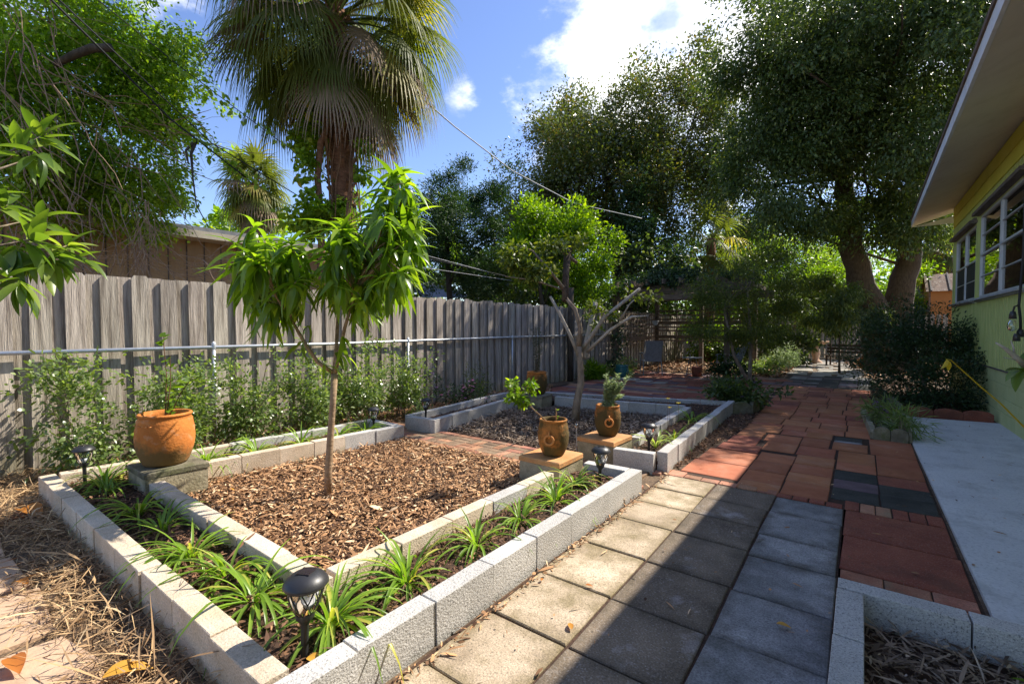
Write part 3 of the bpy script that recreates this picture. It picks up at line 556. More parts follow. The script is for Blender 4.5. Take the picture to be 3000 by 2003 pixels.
chips('leaf_litter', [(.3, 16), (5, 16), (5, 27), (-1, 27)], 9000, .10, .045, 'chip', 'leaf litter under the big camphor tree', 21, z=.0, pile=.04)
chips('paver_debris', [(-1.45, .9), (-1.40, .9), (-1.41, 4.4), (-1.452, 4.4)], 420, .03, .010, 'chip', 'bits of bark caught along the wall foot on the pavers', 22, z=.004, pile=.01)

chips('leaf_bits', [(-1.4, .9), (1.6, 2.7), (1.6, 9.4), (-1.2, 9.4)], 260, .03, .009, 'chip', 'few scattered dry leaf bits lying on pavers and slab', 23, z=.016, pile=.002, tilt=.1)
# ================================================================ PEDESTALS AND POTS
def pedestal(c, rz, w, h, top, label, group='pedestals'):
    r = empty('pedestal', (c[0], c[1], 0), label, 'pedestal', group)
    R_ = Matrix.Rotation(rz, 4, 'Z')
    for sx in (-1, 1):
        p = R_ @ Vector((sx*w/4, 0, 0)); ob('block', piece(w/2-.004, w, h-.045, 'ped_front', .005, 1), r, loc=(c[0]+p.x, c[1]+p.y, -.01), rot=(0, 0, rz))
    ob('cap', piece(w+.012, w+.012, .045, top, .008, 2), r, loc=(c[0], c[1], h-.052), rot=(0, 0, rz)); return r
pedestal((-4.62, 1.36), 0, .43, .275, 'stone_moss', 'dark mossy stone pedestal under the largest terracotta pot')
pedestal((-2.245, 3.60), .0, .42, .25, 'ped_top', 'orange topped block pedestal at the near side of the brick walk')
pedestal((-2.17, 4.56), -.05, .42, .25, 'ped_top', 'tan topped block pedestal at the far side of the brick walk')
pedestal((-4.55, 6.78), .12, .42, .24, 'stone_moss', 'grey stone pedestal at the back corner of the far bed')
def pot(c, z, hgt, rr, rb, rfoot, mat, label, ring=False, ringa=0, dots=False):
    r = empty('terracotta_pot', (c[0], c[1], z), label, 'flower pot', 'terracotta pots')
    prof = [(rfoot*.4, 0), (rfoot, 0), (rfoot*1.06, .03*hgt)]
    for i in range(1, 15):
        t = i/15; b = math.sin(PI*min(1, t**.9*.97+.01)); q = rfoot*(1-t)+rr*.97*t+(rb-(rfoot+rr*.97)/2)*b
        if t > .62: q += .004*math.cos((t-.62)*hgt*420) if ring else .002*math.cos(t*60)
        prof.append((q, t*.93*hgt))
    prof += [(rr*.95, .93*hgt), (rr, .945*hgt), (rr*1.03, .965*hgt), (rr*1.0, .99*hgt), (rr*.95, hgt), (rr*.88, .99*hgt), (rr*.87, .9*hgt), (rr*.86, .82*hgt)]
    MB().lathe(prof, 40, (c[0], c[1], z), .006).o('pot_body', mat, r, True)
    MB().lathe([(0.001, .85*hgt), (rr*.5, .86*hgt), (rr*.875, .84*hgt)], 20, (c[0], c[1], z)).o('potting_soil', 'bed_soil', r)
    if ring:
        d = Vector((math.cos(ringa), math.sin(ringa), 0)); s = Vector((-d.y, d.x, 0)); q = Vector(c).to_3d()+d*(rb*1.0); q.z = z+hgt*.56
        MB().tube([q+Vector((0, 0, .042))-d*.02, q+Vector((0, 0, .045))+d*.012, q+Vector((0, 0, .02))+d*.022, q+d*.012, q-d*.02], .009, 8).o('ring_holder', 'terra_ring', r, True)
        q.z -= .022; pts = [q+d*.016+(s*math.cos(a)+Vector((0, 0, math.sin(a))))*.040 for a in np.linspace(0, 2*PI, 19)]
        MB().tube(pts, .0095, 8, False).o('ring', 'terra_ring', r, True)
    if dots:
        rl = MB()
        for k in range(7): a = -PI*.55+k*.16; rl.lathe([(.0, .004), (.006, .002), (.009, 0)], 8, (c[0]+rb*.985*math.cos(a), c[1]+rb*.985*math.sin(a), z+hgt*.80))
        rl.o('stud', 'terra_ring', r, kind='stuff')
    return r
ang = lambda c: math.atan2(-c[1], -c[0])
pot((-4.64, 1.35), .275, .42, .187, .208, .150, 'terra', 'largest orange terracotta pot, on the mossy pedestal near the fence', dots=True)
pot((-2.22, 3.59), .25, .325, .125, .140, .092, 'terra_dark', 'mossy ring-handled terracotta pot with one leaning stem, nearest the grey pavers', True, ang((-2.22, 3.59))-.25)
pot((-2.16, 4.60), .25, .325, .125, .140, .092, 'terra_dark', 'ring-handled terracotta pot holding the silvery herb, beside the far bed', True, ang((-2.16, 4.60))+.1)
pot((-4.55, 6.80), .24, .39, .17, .185, .13, 'terra_dark', 'black-stained terracotta pot on the stone pedestal by the shaded fence')

# ================================================================ SOLAR LAMPS
def lamp(x, y, z0, ztop, label, tilt=(0, 0), s=1.):
    r = empty('solar_lamp', (x, y, z0), label, 'garden light', 'solar path lights')
    T = lambda mb: [tuple(Vector((x+(v[0])*s+tilt[0]*(v[2])*s, y+v[1]*s+tilt[1]*v[2]*s, ztop+v[2]*s))) for v in mb.V]
    def put(n, mb, mt, sm=True, par=r): mb.V = T(mb); return mb.o(n, mt, par, sm)
    hh = (ztop-z0)/s
    cap = put('cap', MB().lathe([(.001, .004), (.03, .004), (.048, -.002), (.066, -.014), (.078, -.03), (.080, -.038), (.074, -.046), (.05, -.046), (.001, -.046)], 28), 'black')
    put('solar_panel', MB().box((0, 0, .006), (.05, .05, .004), .5), 'cell', False, cap)
    put('glass_shade', MB().lathe([(.062, -.046), (.058, -.08), (.046, -.125), (.032, -.148)], 20), 'lampglass')
    put('bulb', MB().lathe([(.001, -.105), (.022, -.11), (.027, -.125), (.018, -.145)], 12), 'alu')
    cg = MB()
    for k in range(8):
        for dr in (-1, 1):
            pts = []
            for i in range(7): t = i/6; a = 2*PI*k/8+dr*t*2*PI/8; q = .032+.030*(1-t*t); pts.append((q*math.cos(a), q*math.sin(a), -.046-.102*t))
            cg.tube(pts, .0024, 4)
    put('lattice', cg, 'black', False)
    put('stake', MB().lathe([(.035, -.145), (.033, -.165), (.02, -.178), (.0145, -.192), (.0125, -.5 if hh > .5 else -hh)], 14).lathe([(.0125, -hh*.9), (.0125, -hh)], 10), 'black'); return r
lamp(-1.712, .945, .08, .445, 'largest nearest solar path light in front corner of near bed', (.03, .02), 1.06)
lamp(-5.10, .92, .08, .43, 'solar path light at the left end of the near bed close to the fence', (-.05, 0), .95)
lamp(-4.90, 3.62, .08, .40, 'solar path light among strap leaves at the far end of the fence side bed', (0, 0), .95)
lamp(-4.83, 4.44, .08, .42, 'solar path light in the corner of the far bed beside the purple flowers', (.02, 0), .95)
lamp(-1.70, 3.50, .08, .415, 'solar path light at the end of the near bed beside the ringed pot', (.03, .03))
lamp(-1.74, 4.70, .08, .41, 'solar path light in front of the striped lily in the far bed', (0, 0))
# glass ball stake
r = empty('garden_stake', (-2.44, 4.42, 0), 'thin metal stake with a small glass ball beside the tan topped pedestal', 'garden stake')
MB().tube([(-2.44, 4.42, 0), (-2.44, 4.42, .31)], .005, 6).o('rod', 'galv', r); MB().lathe([(.001, .36), (.012, .354), (.018, .338), (.012, .322), (.001, .315)], 12, (-2.44, 4.42, 0)).o('glass_ball', 'lampglass', r, True)

# ================================================================ FENCE
fe = empty('board_fence', (-6.3, 8, 0), 'tall weathered grey shadowbox board fence along the left side', 'fence')
def board(w, h, t, seed):
    r = random.Random(seed); c = .022; pts = [(-w/2, 0), (w/2, 0), (w/2, h-c*1.6), (w/2-c, h), (-w/2+c, h), (-w/2, h-c*1.6)]
    V = [(t/2, p[0], p[1]) for p in pts]+[(-t/2, p[0], p[1]) for p in pts]; n = 6
    F = [list(range(n)), [n+i for i in reversed(range(n))]]+[[i, n+i, n+(i+1) % n, (i+1) % n] for i in range(n)]
    return mesh('board', V, F, 'wood')
bm = [board(.152, h, .018, i) for i, h in enumerate((1.95, 1.965, 1.94))]; bk = [board(.175, h, .018, i) for i, h in enumerate((1.95, 1.94))]
y = -.2; k = 0
while y < 23:
    pt = .262 if y < 2.4 else .247; bend = 0 if y < 10.6 else 0
    ob('board', bm[k % 3], fe, loc=(-6.28+random.uniform(-.006, .006), y, .0+random.uniform(-.012, .012)), rot=(random.uniform(-.006, .006), random.uniform(-.004, .004), random.uniform(-.03, .03)))
    ob('board', bk[k % 2], fe, loc=(-6.315+random.uniform(-.003, .003), y+pt/2+random.uniform(-.012, .012), .0+random.uniform(-.012, .012)), rot=(random.uniform(-.006, .006), 0, random.uniform(-.02, .02)))
    y += pt; k += 1
for z in (.35, 1.0, 1.65): ob('rail', MB().box((-6.35, 11.3, z), (.036, 23.4, .085)).m('rail', 'wood'), fe)
for y in (-.1, 2.3, 4.8, 7.2, 9.6, 12, 14.4, 16.8, 19.2, 21.6): ob('post', MB().box((-6.41, y, .95), (.09, .09, 1.9)).m('post', 'wood'), fe)
ff = empty('picket_fence', (-5, 26, 0), 'far grey board fence crossing behind the pergola', 'fence')
for i in range(70): ob('board', bm[i % 3], ff, loc=(-11+i*.2, 26+random.uniform(-.01, .01), 0), rot=(0, 0, PI/2))
ob('rail', MB().box((-4, 26.05, 1.4), (14, .04, .09)).m('rail', 'wood'), ff)
cl = empty('pipe_fence', (-6.2, 6, 0), 'galvanised pipe top rail on slim posts in front of the boards', 'fence')
MB().tube([(-6.215, -.5, 1.17), (-6.215, 4, 1.165), (-6.215, 8, 1.19), (-6.215, 14.5, 1.2)], .021, 10).o('rail', 'galv', cl, True)
for y in (2.31, 5.31, 8.3, 11.3, 14.3):
    MB().tube([(-6.215, y, 0), (-6.215, y, 1.2)], .02, 8).o('post', 'galv', cl, True); MB().lathe([(.026, -.04), (.028, .03), (.02, .045), (.001, .06)], 10, (-6.215, y, 1.18)).o('cap', 'galv', cl, True)
MB().tube([(-6.1, 10.7, 0), (-6.1, 10.68, 1.4), (-6.08, 10.7, 2.45)], [.08, .075, .07], 10).o('wooden_pole', 'bark_dark', smooth=True, label='dark round wooden pole in front of the shaded fence', cat='pole')

# ================================================================ HOUSE
ho = empty('house', (3, 6, 0), 'yellow green house with deep white eave and aluminium windows', 'house')
WX = 1.65; Y0, Y1 = -3.2, 14.3
hb = MB()
wins = [(8.55, 11.42, 1.92, 3.34), (11.80, 13.98, 1.92, 3.26), (4.2, 6.9, 1.92, 3.34)]
def wallpatch(y0, y1, z0, z1, m=None): hb.box((WX+.06, (y0+y1)/2, (z0+z1)/2), (.12, y1-y0, z1-z0))
ysp = sorted([Y0]+[v for a in wins for v in a[:2]]+[Y1]); 
for a, b in zip(ysp[:-1], ysp[1:]):
    wn = [q for q in wins if abs(q[0]-a) < 1e-6]
    if wn: wallpatch(a, b, .79, wn[0][2]); wallpatch(a, b, wn[0][3], 3.62)
    else: wallpatch(a, b, .79, 3.62)
hb.box((5.5, Y1-.06, 2.2), (7.4, .12, 2.84)); hb.box((5.5, Y0+.06, 2.2), (7.4, .12, 2.84)); hb.box((9.2, 5.5, 2), (.1, 17.4, 4))
hb.o('wall', 'siding', ho)
bt = MB(); y = Y0+.1
while y < Y1:
    if not any(a-.01 < y < b+.01 for a, b, _, _ in wins): bt.box((WX-.004, y, 2.2), (.008, .012, 2.82))
    else:
        bt.box((WX-.004, y, 1.33), (.008, .012, 1.08)); bt.box((WX-.004, y, 3.5), (.008, .012, .2))
    y += .1
bt.o('siding_ribs', 'siding', ho, kind='stuff')
for i in range(2): MB().box((WX-.002-i*.006, (Y0+Y1)/2, 3.73+i*.22), (.03, Y1-Y0+.02, .215)).o('frieze_board', 'siding_top', ho)
MB().box((WX+.12, (Y0+Y1)/2, 4.0), (.2, Y1-Y0, .3)).o('frieze_backing', 'siding_top', ho)
fd = MB().box((WX+.07, (Y0+Y1)/2, .39), (.12, Y1-Y0-.02, .78)); fd.o('foundation', 'joint', ho)
for r_ in range(4):
    z = .0+r_*.2; y = Y0+(.2 if r_ % 2 else 0)
    while y < Y1-.05:
        if y+.4 > 4: ob('block', piece(.392, .05, .19, 'cblock', .004, 1), ho, loc=(WX+.022, y+.2, z), rot=(0, 0, PI/2))
        y += .4
MB().box((WX-.006, (Y0+Y1)/2, .785), (.03, Y1-Y0, .02)).o('drip_strip', 'trim', ho)
# eave and roof
def ex(y): return .83+.0134*(y-5)
ya, yb_ = -4.5, 14.95; za = 3.84
MB().poly([(ex(ya)+.02, ya, za+.012), (ex(yb_)+.02, yb_, za+.012), (WX+.2, yb_, za+.30), (WX+.2, ya, za+.30)]).poly([(WX+.2, 14.2, za+.30), (WX+.2, yb_, za+.30), (9.4, yb_, za+.34), (9.4, 14.2, za+.34)]).o('soffit', 'soffit', ho)
MB().prism([(ex(ya)-.012, ya), (ex(yb_)-.012, yb_), (ex(yb_)+.02, yb_), (ex(ya)+.02, ya)], za, za+.15).o('fascia', 'fascia', ho)
MB().prism([(ex(ya)-.03, ya), (ex(yb_)-.03, yb_+.03), (ex(yb_)+.02, yb_+.03), (ex(ya)+.02, ya)], za+.153, za+.205).o('roof_edge', 'drip', ho)
MB().poly([(ex(ya)-.03, ya, za+.21), (ex(yb_)-.03, yb_+.03, za+.21), (5.4, yb_+.03, za+1.05), (5.4, ya, za+1.05)]).poly([(5.4, ya, za+1.05), (5.4, yb_+.03, za+1.05), (9.9, yb_+.03, za+.21), (9.9, ya, za+.21)]).o('roof', 'shingle', ho)
gb = MB().poly([(ex(yb_), yb_, za), (9.8, yb_, za), (5.4, yb_, za+1.03)]); gb.o('gable_board', 'fascia', ho)
vs = MB(); y = 3.
while y < 14.2: vs.poly([(WX-.20, y+.03, za+.218), (WX-.20, y+.97, za+.218), (WX-.02, y+.97, za+.258), (WX-.02, y+.03, za+.258)]); y += 1.0
vs.V = [(a, b, c-.012) for a, b, c in vs.V]; vs.o('soffit_vent', 'trim', ho)
def window(a, b, z0, z1, kind):
    f = MB(); T = .035
    w_ = MB(); 
    for (c, d) in (((a+b)/2, 0),): pass
    for zz in (z0+T/2, z1-T/2): f.box((WX+.02, (a+b)/2, zz), (.03, b-a-.004, T))
    m_ = (a+b)/2
    for yy, ww in ((a+T/2, T), (b-T/2, T), (m_, .06)): f.box((WX+.02, yy, (z0+z1)/2), (.034, ww, z1-z0-2*T))
    wo_ = f.o('window', 'alu', ho)
    zm = z0+(z1-z0)*.52
    for p, q in ((a+T, m_-.035), (m_+.035, b-T)):
        MB().box((WX+.016, (p+q)/2, zm), (.03, q-p, .03)).o('sash_bar', 'alu', wo_)
        for zz in ((z0+zm)/2,)+(((z1+zm)/2,) if kind == 1 else ()): 
            MB().box((WX+.022, (p+q)/2, zz), (.02, q-p, .014)).o('sash_bar', 'alu', wo_)
        MB().box((WX+.034, (p+q)/2, (z0+z1)/2), (.004, q-p, z1-z0-2*T)).o('pane', 'glass', wo_)
        if kind == 0: MB().box((WX+.028, (p+q)/2, (z0+T+zm-.02)/2), (.006, q-p-.006, zm-.02-z0-T)).o('screen', 'screen', wo_)
        else:
            s = MB(); zz = z0+.06
            while zz < z1-.05: s.box((WX+.09, (p+q)/2, zz), (.03, q-p, .004), R=Matrix.Rotation(.5, 3, 'Y')); zz += .045
            s.o('blind_slats', 'blind', wo_, kind='stuff')
            MB().box((WX+.045, p+.16, (z0+zm)/2), (.02, .05, zm-z0-.1)).o('sash_frame', 'alu', wo_)
    MB().box((WX+.25, m_, (z0+z1)/2), (.01, b-a+.6, z1-z0+.6)).o('room_dark_panel', 'inside', wo_)  # added panel behind the glass, the room's darkness put into its colour
    MB().box((WX-.03, m_, z0-.035), (.13, b-a+.16, .03)).box((WX-.012, m_, z0-.062), (.06, b-a+.08, .022)).o('sill', 'sill', wo_)
    MB().box((WX-.045, m_, z1+.045), (.12, b-a+.22, .05)).box((WX-.018, m_, z1+.10), (.05, b-a+.05, .05)).o('head_trim', 'trim', wo_)
window(*wins[0], 1); window(*wins[1], 0); window(*wins[2], 1)

# ---- other buildings
bh = empty('brown_house', (-11.5, 5, 0), 'low brown house with vertical siding behind the left fence', 'house')
MB().box((-14.1, 4, 1.6), (6, 9.2, 3.2)).o('wall', 'brown_wall', bh)
y = -.5
while y < 8.55: MB().box((-11.095, y, 1.6), (.02, .018, 3.2)).o('siding_batten', 'trim', bh); y += .32
MB().prism([(-10.75, -1), (-10.45, 9.3), (-17.5, 9.3), (-17.5, -1)], 3.2, 3.34).o('fascia', 'brown_fascia', bh)
MB().prism([(-10.8, -1), (-10.42, 9.35), (-17.5, 9.35), (-17.5, -1)], 3.343, 3.42).o('roof', 'roof_gray', bh)
gh = empty('grey_roof_house', tuple(at(1290, 900, 19)*np.array([1, 1, 0])), 'grey hipped roof just showing over the fence', 'house')
p0, p1 = at(1235, 870, 19), at(1375, 872, 19); q = at(1262, 826, 21); q2 = at(1180, 826, 21)
MB().poly([p0*1., p1, q, q2]).poly([p1, p1+np.array([-2.4, 5, 0]), q]).o('roof', 'roof_gray', gh)
gm = (p0+p1)/2; MB().box((p0[0]-1., p0[1]+3, 1.2), (5, 3, 2.3), yaw).o('wall', 'brown_wall', gh)
sh = empty('garden_shed', tuple(at(2740, 960, 21)*np.array([1, 1, 0])), 'orange garden shed with rusty ribbed roof beyond the hedge', 'shed')
s0 = at(2722, 900, 20.); sx, sy = s0[0], s0[1]; zw = at(2700, 853, 20)[2]; zr = at(2700, 806, 20.8)[2]
MB().box((sx+1.6, sy+1.1, zw/2), (3.2, 2.2, zw)).o('wall', 'orange', sh)
MB().poly([(sx-.02, sy-.02, zw), (sx-.02, sy+2.22, zw), (sx-.02, sy+1.1, zr)]).o('gable', 'orange', sh)
rf = MB().poly([(sx-.12, sy-.15, zw-.02), (sx+3.3, sy-.15, zw-.02), (sx+3.3, sy+1.1, zr+.03), (sx-.12, sy+1.1, zr+.03)]).poly([(sx-.12, sy+1.1, zr+.03), (sx+3.3, sy+1.1, zr+.03), (sx+3.3, sy+2.35, zw-.02), (sx-.12, sy+2.35, zw-.02)])
ro = rf.o('roof', 'rust', sh)
for i in range(5): MB().bar((sx+.05+i*.6, sy-.15, zw+.01), (sx+.05+i*.6, sy+1.1, zr+.06), .05).o('roof_rib', 'trim', ro)
for i in range(3): MB().box((sx+.01+i*.9, sy-.012, zw/2), (.06, .03, zw)).o('corner_trim', 'rust', sh)
MB().box((sx-.014, sy+.6, zw*.45), (.03, .8, zw*.85)).o('door', 'rust', sh)
b2 = empty('green_house', tuple(at(2790, 960, 27)*np.array([1, 1, 0])), 'dark green house with pale roof edge behind the shed', 'house')
a0 = at(2655, 800, 27); MB().box((a0[0]+4, a0[1]+2.2, 1.9), (8, 4, 3.8)).o('wall', 'greenwall', b2)
MB().poly([(a0[0]-.6, a0[1]-.4, 4.15), (a0[0]+9, a0[1]-.4, 4.55), (a0[0]+9, a0[1]+6, 5), (a0[0]-.6, a0[1]+6, 4.5)]).bar((a0[0]-.6, a0[1]-.42, 4.1), (a0[0]+9, a0[1]-.42, 4.5), .12).o('roof', 'sill', b2)

# ================================================================ PERGOLA AND FURNITURE
pg = empty('pergola', (-4.4, 15, 0), 'dark timber pergola with open slatted sides and a roof overgrown with vines', 'pergola')
for (x, y) in ((-5.95, 13.2), (-2.85, 13.4), (-5.95, 16.8), (-4.4, 16.8), (-2.75, 16.9)): MB().box((x, y, 1.3), (.13, .13, 2.6)).o('post', 'beam', pg)
for y in (13.2, 16.8): MB().box((-4.35, y-.09, 2.48), (4.3, .045, .24)).o('beam', 'beam', pg)
MB().box((-4.35, 13.05, 2.26), (3.3, .04, .16)).o('beam', 'beam', pg)
for i in range(9): MB().box((-6.2+i*.46, 15, 2.68), (.045, 4.6, .14)).o('rafter', 'beam', pg)
for z in (.95, 1.08, 1.3, 1.42, 1.58, 1.7, 1.85, 2.0): MB().box((-4.35, 16.72, z), (3.3, .025, .055 if z not in (1.08, 1.58) else .12)).o('slat', 'beam', pg)
for z in (.9, 1.05, 1.2, 1.38, 1.52, 1.68, 1.85): MB().box((-5.98, 15, z), (.025, 3.5, .05 if z != 1.05 else .13)).o('slat', 'beam', pg)
for x in (-5.2, -3.6): MB().box((x, 16.69, 1.4), (.04, .03, 1.3)).o('upright', 'beam', pg)
def chair(x, y, a, label):
    r = empty('patio_chair', (x, y, 0), label, 'chair', 'patio chairs'); R_ = Matrix.Translation((x, y, 0)) @ Matrix.Rotation(a, 4, 'Z')
    def put(n, mb, mt, sm=False): mb.V = [tuple(R_ @ Vector(v)) for v in mb.V]; mb.o(n, mt, r, sm)
    # faces local -y
    for s in (-1, 1):
        put('leg', MB().tube([(s*.27, -.24, 0), (s*.27, -.22, .42), (s*.28, -.2, .62)], .014, 6), 'iron')
        put('leg', MB().tube([(s*.27, .3, 0), (s*.26, .2, .42), (s*.25, .42, 1.0)], .014, 6), 'iron')
        put('armrest', MB().tube([(s*.28, -.26, .60), (s*.29, -.2, .64), (s*.28, .1, .64), (s*.26, .3, .62)], .016, 6), 'iron')
    nn = 8; bkp = MB()
    for i in range(nn):
        t = i/nn; u = (i+1)/nn; f = lambda t: (.24+.20*t+.05*t*t, .40+.62*t)
        (ya_, za_), (yb2, zb2) = f(t), f(u); bkp.poly([(-.24, ya_, za_), (.24, ya_, za_), (.24, yb2, zb2), (-.24, yb2, zb2)])
    put('backrest', bkp, 'mesh', True)
    put('seat', MB().box((0, 0, .41), (.5, .5, .02)), 'mesh'); put('seat_frame', MB().tube([(-.25, -.25, .41), (.25, -.25, .41), (.25, .25, .41), (-.25, .25, .41), (-.25, -.25, .41)], .014, 6), 'iron')
chair(-5.05, 13.75, .55+PI, 'patio chair with its grey mesh back to us beside the teal pot')
chair(-2.95, 14.1, -1.0, 'patio chair with curled arms half hidden behind the leafy shrub')
tb = empty('patio_table', (-4.0, 14.3, 0), 'small round patio table between the two chairs', 'table')
MB().lathe([(.001, .52), (.3, .52), (.3, .5), (.001, .5)], 20, (-4.0, 14.3, 0)).o('tabletop', 'iron', tb)
for k in range(3): a = k*2.1; MB().tube([(-4.0+.22*math.cos(a), 14.3+.22*math.sin(a), 0), (-4.0+.1*math.cos(a), 14.3+.1*math.sin(a), .5)], .012, 5).o('leg', 'iron', tb)
MB().lathe([(.09, 0), (.13, .02), (.15, .24), (.16, .28), (.14, .28), (.001, .26)], 16, (-3.75, 13.9, 0)).o('clay_pot', 'paver_maroon', smooth=True, label='dark clay pot on the terrace in front of the round table', cat='flower pot')
MB().lathe([(.1, 0), (.17, .08), (.2, .22), (.17, .32), (.19, .36), (.15, .36), (.001, .3)], 20, (-5.35, 12.3, 0)).o('glazed_pot', 'teal', smooth=True, label='round teal glazed pot under ferns on the terrace', cat='flower pot')
for (px_, d_, lb) in ((1920, 14.5, 'pale hanging pot swinging under the pergola beam above the mesh chair'), (2080, 14.2, 'dark hanging pot under the pergola beside the leafy shrub')):
    p = at(px_, 945, d_); r = empty('hanging_pot', tuple(p), lb, 'hanging pot', 'hanging pots'); MB().lathe([(.05, -.08), (.1, .04), (.11, .06), (.001, .05)], 14, tuple(p)).o('bowl', 'sill', r, True)
    MB().tube([p, p+np.array([0, 0, 2.5-p[2]])], .004, 4).o('wire', 'wire', r)
# bird bath, bench, barrel
p = at(2390, 1052, 18.5); p[2] = 0; r = empty('bird_bath', tuple(p), 'pale pink stone bird bath in a patch of sun beyond the path', 'bird bath')
MB().lathe([(.22, 0), (.22, .06), (.13, .12), (.1, .2), (.15, .36), (.14, .45), (.08, .55), (.1, .66), (.12, .70)], 20, tuple(p)).o('pedestal', 'birdstone', r, True)
MB().lathe([(.12, .70), (.3, .76), (.42, .84), (.44, .87), (.40, .87), (.25, .80), (.001, .78)], 24, tuple(p)).o('basin', 'birdstone', r, True)
p = at(2478, 1052, 17.0); p[2] = 0; r = empty('park_bench', tuple(p), 'dark slatted bench leaning low behind the hedge', 'bench'); R_ = Matrix.Translation(tuple(p)) @ Matrix.Rotation(-.25, 4, 'Z')
def putb(n, mb, mt): mb.V = [tuple(R_ @ Vector(v)) for v in mb.V]; mb.o(n, mt, r)
for i in range(4): putb('slat', MB().box((0, -.2+i*.11, .38), (1.35, .085, .03)), 'wood_dark')
for i in range(3): putb('slat', MB().box((0, .24+i*.03, .5+i*.12), (1.35, .03, .09)), 'wood_dark')
for s in (-.55, .55): putb('leg', MB().box((s, -.2, .18), (.05, .05, .36)).box((s, .22, .4), (.05, .05, .8)).box((s, 0, .35), (.05, .45, .04)), 'wood_dark')
p = at(2532, 1050, 15.5); p[2] = 0
MB().lathe([(.15, 0), (.19, .12), (.2, .25), (.17, .38), (.14, .38), (.001, .3)], 18).m('x', 'terra')
bb = MB().lathe([(.001, 0), (.15, 0), (.2, .12), (.21, .25), (.18, .40), (.15, .40), (.15, .1), (.001, .06)], 20); RR = Matrix.Translation((p[0], p[1], .2)) @ Matrix.Rotation(1.45, 4, 'X'); bb.V = [tuple(RR @ Vector(v)) for v in bb.V]
bb.o('clay_urn', 'terra_ring', smooth=True, label='clay urn lying on its side at the end of the bench', cat='urn')

# ================================================================ LARGE LEAVES AS PARTS
def bigleaf(name, L0, W0, mat, curl, fold=.12, n=6, prof=None):
    V = []; F = []
    prof = prof or (lambda t: math.sin(PI*min(1, t**.8*.97+.03))**.8)
    for i in range(n+1):
        t = i/n; x = L0*(t-.12*curl*t*t); z = -curl*L0*t*t*.75; w_ = W0/2*prof(t)*(.0 if i == n else 1)+.0006
        V += [(x, -w_, z+w_*fold*2), (x, 0, z), (x, w_, z+w_*fold*2)]
    for i in range(n): a = i*3; F += [(a, a+3, a+4, a+1), (a+1, a+4, a+5, a+2)]
    return mesh(name, V, F, mat, True)
def orient(p, d, upv=(0, 0, 1), s=1., roll=0.):
    d = Vector(d).normalized(); u = Vector(upv); y_ = u.cross(d)
    if y_.length < 1e-3: y_ = Vector((0, 1, 0))
    y_.normalize(); z_ = d.cross(y_); R_ = Matrix((d, y_, z_)).transposed()
    return Matrix.Translation(p) @ (R_ @ Matrix.Rotation(roll, 3, 'X')).to_4x4() @ Matrix.Scale(s, 4)
def leafset(root, items, meshes, mat_mass, name='leaf', cap=300, mass='leaves'):
    """items: list of matrices; the nearest `cap` become parts, the rest one joined part"""
    items = sorted(items, key=lambda m: (m[0].translation-Vector(EYE)).length)
    for m_, k_ in items[:cap]: ob(name, meshes[k_], root, mw=m_)
    rest = items[cap:]
    if rest:
        parts = []
        cache = {}
        for m_, k_ in rest:
            if k_ not in cache:
                me = meshes[k_]; v = np.array([tuple(q.co) for q in me.vertices]); f = np.array([list(pl.vertices) for pl in me.polygons]); cache[k_] = (v, f)
            v, f = cache[k_]; A = np.array(m_)
            parts.append((v @ A[:3, :3].T+A[:3, 3], [f]))
        V, Fc = join(parts); ob(mass, meshnp(mass, V, Fc, mat_mass, True), root, kind='stuff')
def whorl(items, p, axis, n, nm, rs, spread=1.0, s=1., drop=.25):
    axis = Vector(axis).normalized(); u = axis.orthogonal().normalized(); v = axis.cross(u)
    for i in range(n):
        a = i*2.4+rs.uniform(-.3, .3); t = rs.random()
        d = axis*(1-t*.95*spread)*(.75 if drop > 1 else 1)+(u*math.cos(a)+v*math.sin(a))*(.35+.75*t)*spread; d.z -= drop*t
        items.append((orient(Vector(p)-axis*t*.06*s, d, s=s*rs.uniform(.7, 1.12), roll=rs.uniform(-.5, .5)), rs.randrange(nm)))

# ---- mango tree
mg = empty('mango_tree', (-3.5, 2.13, 0), 'young mango tree with drooping glossy leaves in the bark square', 'tree')
rs = random.Random(3); dep = .6*3.5+.8*2.13
base = Vector((-3.50, 2.13, 0)); P = lambda x, y, s=dep: Vector(at(x, y, s))
trk = [base, P(962, 1380), P(968, 1280), P(975, 1180), P(980, 1095)]
MB().tube(trk, [.033, .03, .027, .025, .028], 10).o('trunk', 'bark_mango', mg, True)
limbs = [[P(980, 1095), P(930, 1060, 3.75), P(890, 1000, 3.7), P(850, 930, 3.65), P(800, 840, 3.6)], [P(980, 1095), P(995, 1030), P(1010, 960, 3.8), P(1040, 860, 3.7), P(1090, 740, 3.7)],
         [P(980, 1095), P(985, 1020, 3.9), P(990, 930, 4.0), P(1000, 800, 4.1), P(980, 690, 4.1)], [P(1040, 860, 3.7), P(1110, 760, 3.75), P(1170, 640, 3.8), P(1165, 540, 3.8)], [P(850, 930, 3.65), P(790, 880, 3.8), P(740, 800, 3.85)]]
for i, l in enumerate(limbs): MB().tube(l, [.019, .016, .014, .011, .008][:len(l)], 7).o('limb', 'bark_mango', mg, True)
ml = [bigleaf('leaf', .205, .044, 'l_mango', c, .16) for c in (.7, 1.0, 1.3, 1.6)]
items = []; tw = MB()
tips = []
for i in range(34): a = rs.uniform(0, 2*PI); r_ = rs.uniform(.2, 1)**.6; tips.append((P(795+95*r_*math.cos(a), 800+105*r_*math.sin(a), 3.65+rs.uniform(-.3, .3)), 0))
